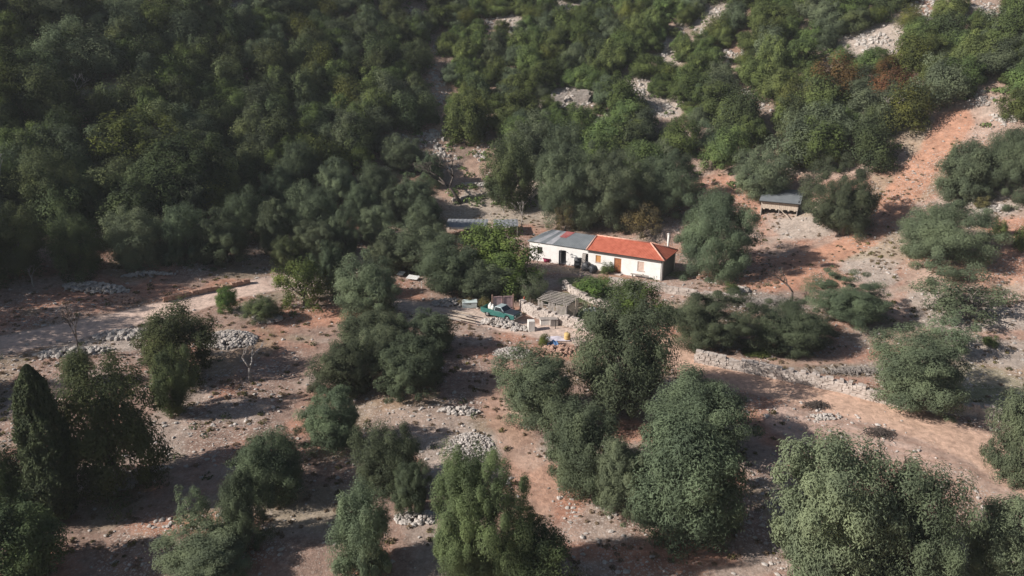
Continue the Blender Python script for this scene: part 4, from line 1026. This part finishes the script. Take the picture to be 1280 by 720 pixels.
# blue grey lean-to roofs left behind the leafy tree
M['bluesheet'] = noise_mat('blue_grey_sheet', (0.20, 0.215, 0.235), (0.34, 0.345, 0.36), 1.2, rough=0.5, metal=0.2)
def leanto(px0, px1, py, dpt, zh, label, rz=0.0):
    a_ = at_z(px0, py, gz(*list(hit((px0+px1)/2, py+18))[:2])+zh); b_ = at_z(px1, py, a_.z)
    w = b_.x-a_.x; g_ = Vector(((a_.x+b_.x)/2, a_.y, 0)); gg = min(gz(g_.x-w/2, g_.y), gz(g_.x+w/2, g_.y)); zt = a_.z-gg
    r_ = empty('lean_to', (g_.x, g_.y, gg), rz); tag(r_, label, 'shed')
    m_ = MB(); corr(m_, (-w/2, 0, zt), (w/2, 0, zt), (w/2, dpt, zt+.35), (-w/2, dpt, zt+.35), n=int(w/.3), amp=.02); m_.build('roof', M['bluesheet'], r_)
    for sx in (-1, 0, 1):
        for sy in (.1, dpt-.1): MB().tube([(sx*(w/2-.15), sy, -.6), (sx*(w/2-.15), sy, zt+(.02 if sy < 1 else .3))], .06).build('post', M['greywood'], r_)
    m_ = MB(); m_.box((0, dpt-.05, zt/2), (w-.4, .08, zt+.4)); m_.build('back_wall', M['greywood'], r_)
    m_ = MB(); m_.box((-w*.1, .05, zt-.15), (w*.5, .06, .22)); m_.build('fascia', M['white'], r_)
leanto(556, 608, 284, 3.6, 1.9, 'left blue grey sheet lean-to behind the bright leafy tree', -.06)
leanto(617, 648, 283, 3.0, 1.9, 'right blue grey sheet lean-to behind the bright leafy tree', .03)
# ruin on the slope
g0 = hit(712, 128); rn = empty('stone_ruin', (g0.x, g0.y, g0.z), -0.1); tag(rn, 'ruined roofless stone hut among rocks high behind the house', 'ruin')
def ruin_wall(x0, y0, x1, y1, h0, h1, gapx=None):
    mb = MB(); rr = random.Random(8); d = Vector((x1-x0, y1-y0, 0)); Ln = d.length; d.normalize(); rz = math.atan2(d.y, d.x); k = 0; z = -1.2
    while z < max(h0, h1):
        s = rr.uniform(-.3, 0)
        while s < Ln:
            w = rr.uniform(.35, .75); t = (s+w/2)/Ln; top = h0*(1-t)+h1*t+rr.uniform(-.3, .2)
            if z < top and not (gapx and gapx[0] < s+w/2 < gapx[1] and gapx[2] < z < gapx[3]):
                mb.box((x0+d.x*(s+w/2), y0+d.y*(s+w/2), z+.17), (w*.97, .5, .33), rz+rr.uniform(-.06, .06), jit=.07)
            s += w
        z += .33
    return mb
ruin_wall(-3.4, 0, 3.4, 0, 1.2, 2.3, (2.4, 4.2, -.4, 1.2)).build('front_wall', M['wallstone'], rn)
ruin_wall(3.4, 0, 3.6, 4, 2.2, 1.2).build('side_wall', M['stone'], rn)
ruin_wall(-3.4, 0, -3.5, 4, 1.2, 1.0).build('side_wall', M['stone'], rn)
ruin_wall(-3.5, 4, 3.6, 4, 1.0, 1.8, (3.0, 3.7, .6, 1.6)).build('back_wall', M['stone'], rn)

# ------------------------------------------------------------------ driveway things
# wooden slatted pen
p0 = hit(668, 397); p1 = hit(703, 405)
pd = Vector((p1.x-p0.x, p1.y-p0.y, 0)); PL = pd.length; prz = math.atan2(pd.y, pd.x)
nrm = Vector((-pd.y, pd.x, 0)).normalized()*0.9
pen = empty('slatted_pen', (p0.x+nrm.x, p0.y+nrm.y, gz(p0.x+nrm.x, p0.y+nrm.y)), prz); tag(pen, 'weathered wooden pen with an open slatted roof behind the driveway wall', 'animal pen')
PW, PH = 2.7, 1.75
rl = MB()
for i in range(8):
    t = i/7; rl.box((PL/2, t*PW, PH+.10+.25*t), (PL+.4, .12, .05), ry=random.uniform(-.01, .01), rz=random.uniform(-.02, .02))
rl.build('roof_slats', M['greywood'], pen)
bt = MB()
for s in (0.05, .5, .95): bt.box((PL*s, PW/2, PH+.12), (.09, PW+.3, .07), rx=.069)
bt.build('rafters', M['greywood'], pen)
for sx in (0.0, .5, 1.0):
    for sy in (0, 1): MB().box((PL*sx, PW*sy, PH/2-.2), (.12, .12, PH+.5)).build('post', M['greywood'], pen)
fs = MB(); n_ = int(PL/.16)
for i in range(n_):
    if i in (5, 6, 7) or i % 9 == 4: continue
    fs.box((PL/n_*(i+.5), -.08, .85+random.uniform(-.08, .06)), (.12, .03, 1.7), ry=random.uniform(-.03, .03))
fs.box((PL/2, -.045, .45), (PL, .04, .09)); fs.box((PL/2, -.045, 1.4), (PL, .04, .09))
fs.build('front_panel', M['greywood'], pen)
ss = MB()
for i in range(14): ss.box((PL+.08, PW/14*(i+.5), .85), (.03, PW/14*.8, 1.7))
ss.build('side_panel', M['lightwood'], pen)
# pink metal gate, two leaves between posts
ga, gb = hit(616, 391), hit(641, 390)
gd = Vector((gb.x-ga.x, gb.y-ga.y, 0)); GL = gd.length; grz = math.atan2(gd.y, gd.x)
gate = empty('gate', (ga.x, ga.y, min(ga.z, gb.z)), grz); tag(gate, 'faded pink sheet metal gate at the end of the driveway behind the truck', 'gate')
M['pink'] = noise_mat('faded_pink_metal', (0.50, 0.32, 0.31), (0.62, 0.44, 0.42), 2, rough=.6)
for k in (0, 1):
    x0 = GL/2*k+.06; w = GL/2-.1
    lf = MB()
    for i in range(5): lf.box((x0+w/2, 0, .22+.36*i+.17), (w, .03, .34))
    l_ = lf.build('gate_leaf', M['pink'], gate)
    fr = MB(); 
    for q in ((x0+w/2, 1.98, w, .07), (x0+w/2, .17, w, .07)): fr.box((q[0], -.03, q[1]), (q[2], .06, q[3]))
    for xq in (x0+.03, x0+w-.03): fr.box((xq, -.03, 1.075), (.06, .058, 1.74))
    fr.build('frame', M['pink'], l_)
for xq in (-.05, GL+.05): MB().box((xq, 0, .95), (.14, .14, 2.5)).build('post', M['redstone'], gate)

# pickup truck
M['teal'] = noise_mat('teal_car_paint', (0.03, 0.125, 0.11), (0.045, 0.16, 0.14), 2, rough=.35, spec=.5)
M['cabpaint'] = noise_mat('pale_teal_paint', (0.30, 0.37, 0.37), (0.38, 0.45, 0.45), 2, rough=.35, spec=.5)
M['glass'] = noise_mat('dark_glass', (0.012, 0.016, 0.022), (0.02, 0.026, 0.034), 1, rough=.12, spec=.8)
M['tyre'] = noise_mat('tyre_rubber', (0.02, 0.02, 0.02), (0.035, 0.035, 0.035), 5)
M['chrome'] = noise_mat('dull_chrome', (0.45, 0.45, 0.45), (0.6, 0.6, 0.6), 4, rough=.3, metal=.8)
M['lamp'] = noise_mat('headlamp_glass', (0.6, 0.6, 0.58), (0.7, 0.7, 0.68), 4, rough=.15, spec=.7)
M['redlamp'] = noise_mat('tail_lamp', (0.35, 0.02, 0.02), (0.45, 0.03, 0.03), 4, rough=.2)
ta, tb_ = hit(609, 395), hit(644, 406)
td = Vector((tb_.x-ta.x, tb_.y-ta.y, 0)); tm_ = (ta+tb_)/2; trz = math.atan2(td.y, td.x)
print('truck len', td.length)
tr = empty('pickup_truck', (tm_.x, tm_.y+0.85, gz(tm_.x, tm_.y+.85)+.02), trz); tag(tr, 'old teal pickup truck with a loaded open bed parked by the pink gate', 'pickup truck')
TL, TW = 5.0, 1.75
# lower body: side profile with arches, extruded
def arch(cx, r, n=8): return [(cx+r*math.cos(math.pi*(1-i/n)), .36+r*math.sin(math.pi*(1-i/n))) for i in range(n+1)]
prof = [(-2.5, .48)]+arch(-1.5, .42)+[(-.9, .36)]+arch(1.5, .42)+[(2.35, .40), (2.48, .55), (2.5, .78), (2.42, .93), (1.0, 1.02), (.96, .62), (-.86, .62), (-.86, .62)]
cabp = [(1.0, 1.02), (1.0, .62), (-.55, .62), (-.55, 1.02)]
body = MB()
bprof = [(-2.5, .48)]+arch(-1.5, .42)+[(-.9, .34)]+arch(1.5, .42)+[(2.35, .40), (2.48, .55), (2.5, .78), (2.42, .92), (1.0, 1.02), (-.55, 1.0), (-.56, .62), (-2.5, .62)]
body.prism(bprof, (-TW/2, TW/2))
body.build('body', M['teal'], tr, bevel=.03)
tr.scale = (.93, .93, .93)
M['navy'] = noise_mat('dark_navy_paint', (0.02, 0.028, 0.04), (0.035, 0.045, 0.06), 2, rough=.4, spec=.4)
MB().poly([(1.02, -.8, 1.02), (2.40, -.76, .925), (2.40, .76, .925), (1.02, .8, 1.02), (1.02, -.8, 1.055), (2.38, -.74, .965), (2.38, .74, .965), (1.02, .8, 1.055)], [(3, 2, 1, 0), (4, 5, 6, 7), (0, 1, 5, 4), (1, 2, 6, 5), (2, 3, 7, 6), (3, 0, 4, 7)]).build('bonnet', M['navy'], tr)
bd = MB()
bd.box((-1.53, -TW/2+.05, .82), (1.94, .08, .42)); bd.box((-1.53, TW/2-.05, .82), (1.94, .08, .42)); bd.box((-2.46, 0, .82), (.08, TW-.18, .42)); bd.box((-.61, 0, .84), (.06, TW-.18, .46))
bd.box((-1.53, -TW/2+.05, 1.045), (1.96, .11, .03)); bd.box((-1.53, TW/2-.05, 1.045), (1.96, .11, .03))
bd.build('bed', M['teal'], tr)
cab = MB(); cw = TW/2-.04; rw = TW/2-.2
P = [(-.53, -cw, 1.0), (1.0, -cw, 1.015), (1.0, cw, 1.015), (-.53, cw, 1.0), (-.42, -rw, 1.52), (.42, -rw, 1.54), (.42, rw, 1.54), (-.42, rw, 1.52)]
cab.poly(P, [(3, 2, 1, 0), (4, 5, 6, 7), (0, 1, 5, 4), (1, 2, 6, 5), (2, 3, 7, 6), (3, 0, 4, 7)])
cb = cab.build('cab', M['cabpaint'], tr, bevel=.05)
wd = MB()
def panel(mb, pts, shrink, off):
    c = sum((Vector(p) for p in pts), Vector())/len(pts); n = (Vector(pts[1])-Vector(pts[0])).cross(Vector(pts[2])-Vector(pts[1])).normalized()
    q = [c+(Vector(p)-c)*shrink+n*off for p in pts]; q2 = [v-n*.02 for v in q]
    m_ = len(q); mb.poly(q+q2, [tuple(range(m_)), tuple(range(m_, 2*m_))[::-1]]+[(i, i+m_, (i+1) % m_+m_, (i+1) % m_) for i in range(m_)])
for nm_, ids in (('windscreen', (1, 2, 6, 5)), ('rear_window', (3, 0, 4, 7)), ('side_window', (0, 1, 5, 4)), ('side_window', (2, 3, 7, 6))):
    w1 = MB(); panel(w1, [P[i] for i in ids], .84, .012); w1.build(nm_, M['glass'], cb)
for sx in (-1.5, 1.5):
    for sy in (-1, 1):
        w1 = MB(); y1 = sy*(TW/2-.12); w1.tube([(sx, y1-.1, .34), (sx, y1-.08, .34), (sx, y1+.08, .34), (sx, y1+.1, .34)], [.30, .34, .34, .30], 20); wo_ = w1.build('wheel', M['tyre'], tr, True)
        MB().tube([(sx, y1+sy*.09, .34), (sx, y1+sy*.115, .34)], [.19, .15], 14).build('rim', M['chrome'], wo_, True)
for sy in (-1, 1):
    MB().box((2.49, sy*.62, .74), (.05, .3, .2)).build('headlight', M['lamp'], tr); MB().box((-2.51, sy*.76, .78), (.04, .12, .26)).build('tail_light', M['redlamp'], tr)
    MB().box((.86, sy*(TW/2+.10), 1.12), (.07, .2, .15)).build('mirror', M['black'], tr)
MB().box((2.53, 0, .47), (.1, TW-.04, .14)).build('front_bumper', M['chrome'], tr, bevel=.02); MB().box((-2.55, 0, .50), (.08, TW-.04, .12)).build('rear_bumper', M['chrome'], tr, bevel=.02)
MB().box((2.505, 0, .74), (.03, .84, .16)).build('grille', M['black'], tr)
# load in the bed
c_, s_ = math.cos(trz), math.sin(trz)
def tp(x, y): return (tr.location.x+x*c_-y*s_, tr.location.y+x*s_+y*c_)
for i, (x_, y_, r_) in enumerate(((-1.6, .15, .3), (-1.0, -.2, .28))):
    X, Y = tp(x_, y_); sk = MB()
    sk.tube([(0, 0, 0), (0.02, 0, .12), (0, .02, .4), (.02, 0, .62), (.0, 0, .72), (.03, 0, .82)], [r_*.8, r_, r_*.98, r_*.7, r_*.2, r_*.34], 10)
    o = sk.build('sack', M['white'], None, True, loc=(X, Y, tr.location.z+.585)); tag(o, ['white sack in the rear of the truck bed', 'white sack in the truck bed behind the cab'][i], 'sack')

def block(px, py, d, label, mat='white', rz=0.1, name='stone_block', cat='block', jit=.03, lid=None):
    g_ = hit(px, py); r_ = empty(name, tuple(g_), rz) if lid else None
    m_ = MB().box((0, 0, d[2]/2-.03), d, jit=jit)
    if r_ is None:
        o = m_.build(name, M[mat], None, bevel=.04, loc=tuple(g_), rot=(0, 0, rz)); tag(o, label, cat); return o
    m_.build('body', M[mat], r_, bevel=.03); MB().box((0, 0, d[2]+.01), (d[0]*1.05, d[1]*1.06, .07)).build('lid', M[lid], r_, bevel=.015); tag(r_, label, cat); return r_
block(664, 413, (.75, .7, 1.25), 'tall white stone block standing beside the driveway')
block(681, 405, (1.1, .8, .65), 'pale box against the driveway wall under the pen', name='box', cat='box', lid='greywood')
block(692, 406, (.9, .8, .75), 'grey box right of the pale one against the driveway wall', 'greywood', name='box', cat='box', lid='greywood')
M['aqua'] = noise_mat('aqua_white_plastic', (0.52, 0.60, 0.58), (0.66, 0.72, 0.70), 2, rough=.5)
block(587, 383, (1.7, 1.1, .65), 'aqua white plastic crate beside the rubble heap', 'aqua', .1, 'crate', 'crate', .01, 'aqua')
# timber pile
tmc = hit(572, 398); 
for i in range(9):
    a = -0.35+random.uniform(-.25, .25); ln = random.uniform(2.4, 4.0); x_, y_ = tmc.x+random.uniform(-.8, .8), tmc.y+random.uniform(-.9, .9)
    o = MB().box((0, 0, 0), (ln, .16, .07)).build('plank', M['greywood' if i % 3 == 0 else 'lightwood'], None, loc=(x_, y_, gz(x_, y_)+.08+.05*i), rot=(0, random.uniform(-.04, .04), a)); tag(o, f"{['pale', 'pale', 'grey'][(i+2) % 3]} plank in the loose timber pile left of the truck, {['bottom one', 'second up', 'third up', 'fourth up', 'middle one', 'fourth from the top', 'third from the top', 'next to the top', 'topmost one'][i]}", 'plank', 'planks in the loose timber pile left of the truck')
# blue tarpaulin, crumpled
def cloth(px, py, w, d, hgt, mat, label, seed, name='tarpaulin', rz=0.0):
    g_ = hit(px, py); n_ = 16; V = []; Fc = []
    for j in range(n_+1):
        for i in range(n_+1):
            u, v = i/n_-.5, j/n_-.5; q = float(fbm(u*3+seed, v*3+seed, 1.0, 3, seed))
            V.append((u*w, v*d, .05+hgt*max(0, q-.15)*1.5*(1-(2*max(abs(u), abs(v)))**3)))
    for j in range(n_):
        for i in range(n_): a = j*(n_+1)+i; Fc.append((a, a+1, a+n_+2, a+n_+1))
    o = link(name, mesh_np(name, V, Fc, M[mat], smooth=True), None, tuple(g_), rot=(0, 0, rz)); s = o.modifiers.new('s', 'SOLIDIFY'); s.thickness = .02
    tag(o, label, 'tarpaulin')
M['bluetarp'] = noise_mat('blue_tarpaulin', (0.07, 0.16, 0.34), (0.13, 0.25, 0.45), 2, rough=.5)
M['lilac'] = noise_mat('pale_lilac_sheet', (0.50, 0.46, 0.52), (0.62, 0.58, 0.63), 2, rough=.6)
M['whitesheet'] = noise_mat('white_sheet_metal', (0.6, 0.58, 0.56), (0.74, 0.72, 0.70), 2, rough=.5)
cloth(691, 432, .9, 1.8, .7, 'bluetarp', 'crumpled blue tarpaulin on the rubble below the driveway', 3, rz=.5)
cloth(698, 424, 2.6, 1.2, .35, 'lilac', 'pale lilac plastic sheet spread beside the blue tarpaulin', 7)
cloth(738, 389, 1.6, 1.4, .5, 'whitesheet', 'white plastic sheet on the grass right of the pen', 9)
cloth(750, 392, 1.3, .5, .2, 'whitesheet', 'thin white strip of plastic on the grass right of the larger sheet', 13)
# white sheets of metal under the grey olive by the road
for i, (px, py, w, lb) in enumerate(((501, 345, .9, 'short white metal sheet lying above the road, left of two'), (516, 350, 1.6, 'long white metal sheet lying above the road, right of two'))):
    g_ = hit(px, py); m_ = MB(); corr(m_, (-w/2, -.4, 0), (w/2, -.4, 0), (w/2, .5, .25), (-w/2, .5, .25), n=10)
    o = m_.build('metal_sheet', M['whitesheet'], None, loc=(g_.x, g_.y, g_.z+.25), rot=(0, 0, -.4)); tag(o, lb, 'sheet')
# pallets
g_ = hit(722, 431); pl = empty('pallet', (g_.x, g_.y, g_.z), .4); tag(pl, 'wooden pallet leaning on the rubble below the driveway wall', 'pallet')
for i in range(5): MB().box((-.5+i*.25, 0, .35), (.13, 1.1, .03), rx=.5).build('board', M['lightwood'], pl)
for i in range(3): MB().box((0, -.42+i*.42, .31+(-.42+i*.42)*.54), (1.15, .08, .08), rx=.5).build('bearer', M['greywood'], pl)
# posts
def post(px, py, h_, label, mat='white', r=.05):
    g_ = hit(px, py); o = MB().tube([(0, 0, -.2), (0.02, 0, h_)], [r, r*.85], 8).build('post', M[mat], None, loc=tuple(g_)); tag(o, label, 'post')
post(972, 441, 1.2, 'short white post left of the faded blue barrel', 'white', .09)
post(694, 411, 1.1, 'dark post in front of the grey box at the driveway wall', 'dark_in', .05)
post(719, 399, 2.6, 'thin pale pole at the right corner of the wooden pen', 'lightwood', .04)
post(466, 326, 1.1, 'white post on the bare patch in the middle grove', 'white', .07)
post(527, 360, .9, 'short white post beside the metal sheets above the road', 'white', .05)
post(655, 384, 1.3, 'orange red post at the corner by the pink gate', 'tiles', .12)
# brushwood heap
def brush(px, py, w, d, h_, n_, label, mat, seed):
    g_ = hit(px, py); rr = random.Random(seed); mb = MB()
    for i in range(n_):
        ra_, rb_ = rr.uniform(0, 6.283), min(.62, abs(rr.gauss(0, .25))); u, v = rb_*math.cos(ra_), rb_*math.sin(ra_); X, Y = u*w, v*d; z = gz(g_.x+X, g_.y+Y)-g_.z+rr.random()*h_*max(0.05, 1-2.6*(u*u+v*v))
        a = rr.uniform(0, 3.14); l = rr.uniform(.4, 1.1); dz = rr.uniform(-.1, .25)
        mb.tube([(X-math.cos(a)*l/2, Y-math.sin(a)*l/2, z), (X+.05, Y, z+.06+dz/2), (X+math.cos(a)*l/2, Y+math.sin(a)*l/2, z+dz)], rr.uniform(.012, .03), 4, cap=False)
    o = mb.build('brushwood_heap', M[mat], None, loc=tuple(g_)); tag(o, label, 'brushwood')
brush(960, 380, 9, 4, .5, 900, 'wide brown heap of cut branches above the two olives right of the house', 'greywood', 1)
brush(1065, 466, 8, 1.6, .4, 420, 'brushwood lying along the top of the roadside wall', 'greywood', 2)
brush(1020, 508, 2.6, 1.0, .35, 200, 'small brushwood heap on the near verge of the right track', 'darkwood', 3)
brush(1100, 543, 2.6, 1.6, .3, 200, 'dark brushwood heap on the bare yard below the right track', 'darkwood', 4)
brush(1110, 166, 5, 3, 1.2, 350, 'grey dead brush at the top of the red gully', 'deadwood', 5)
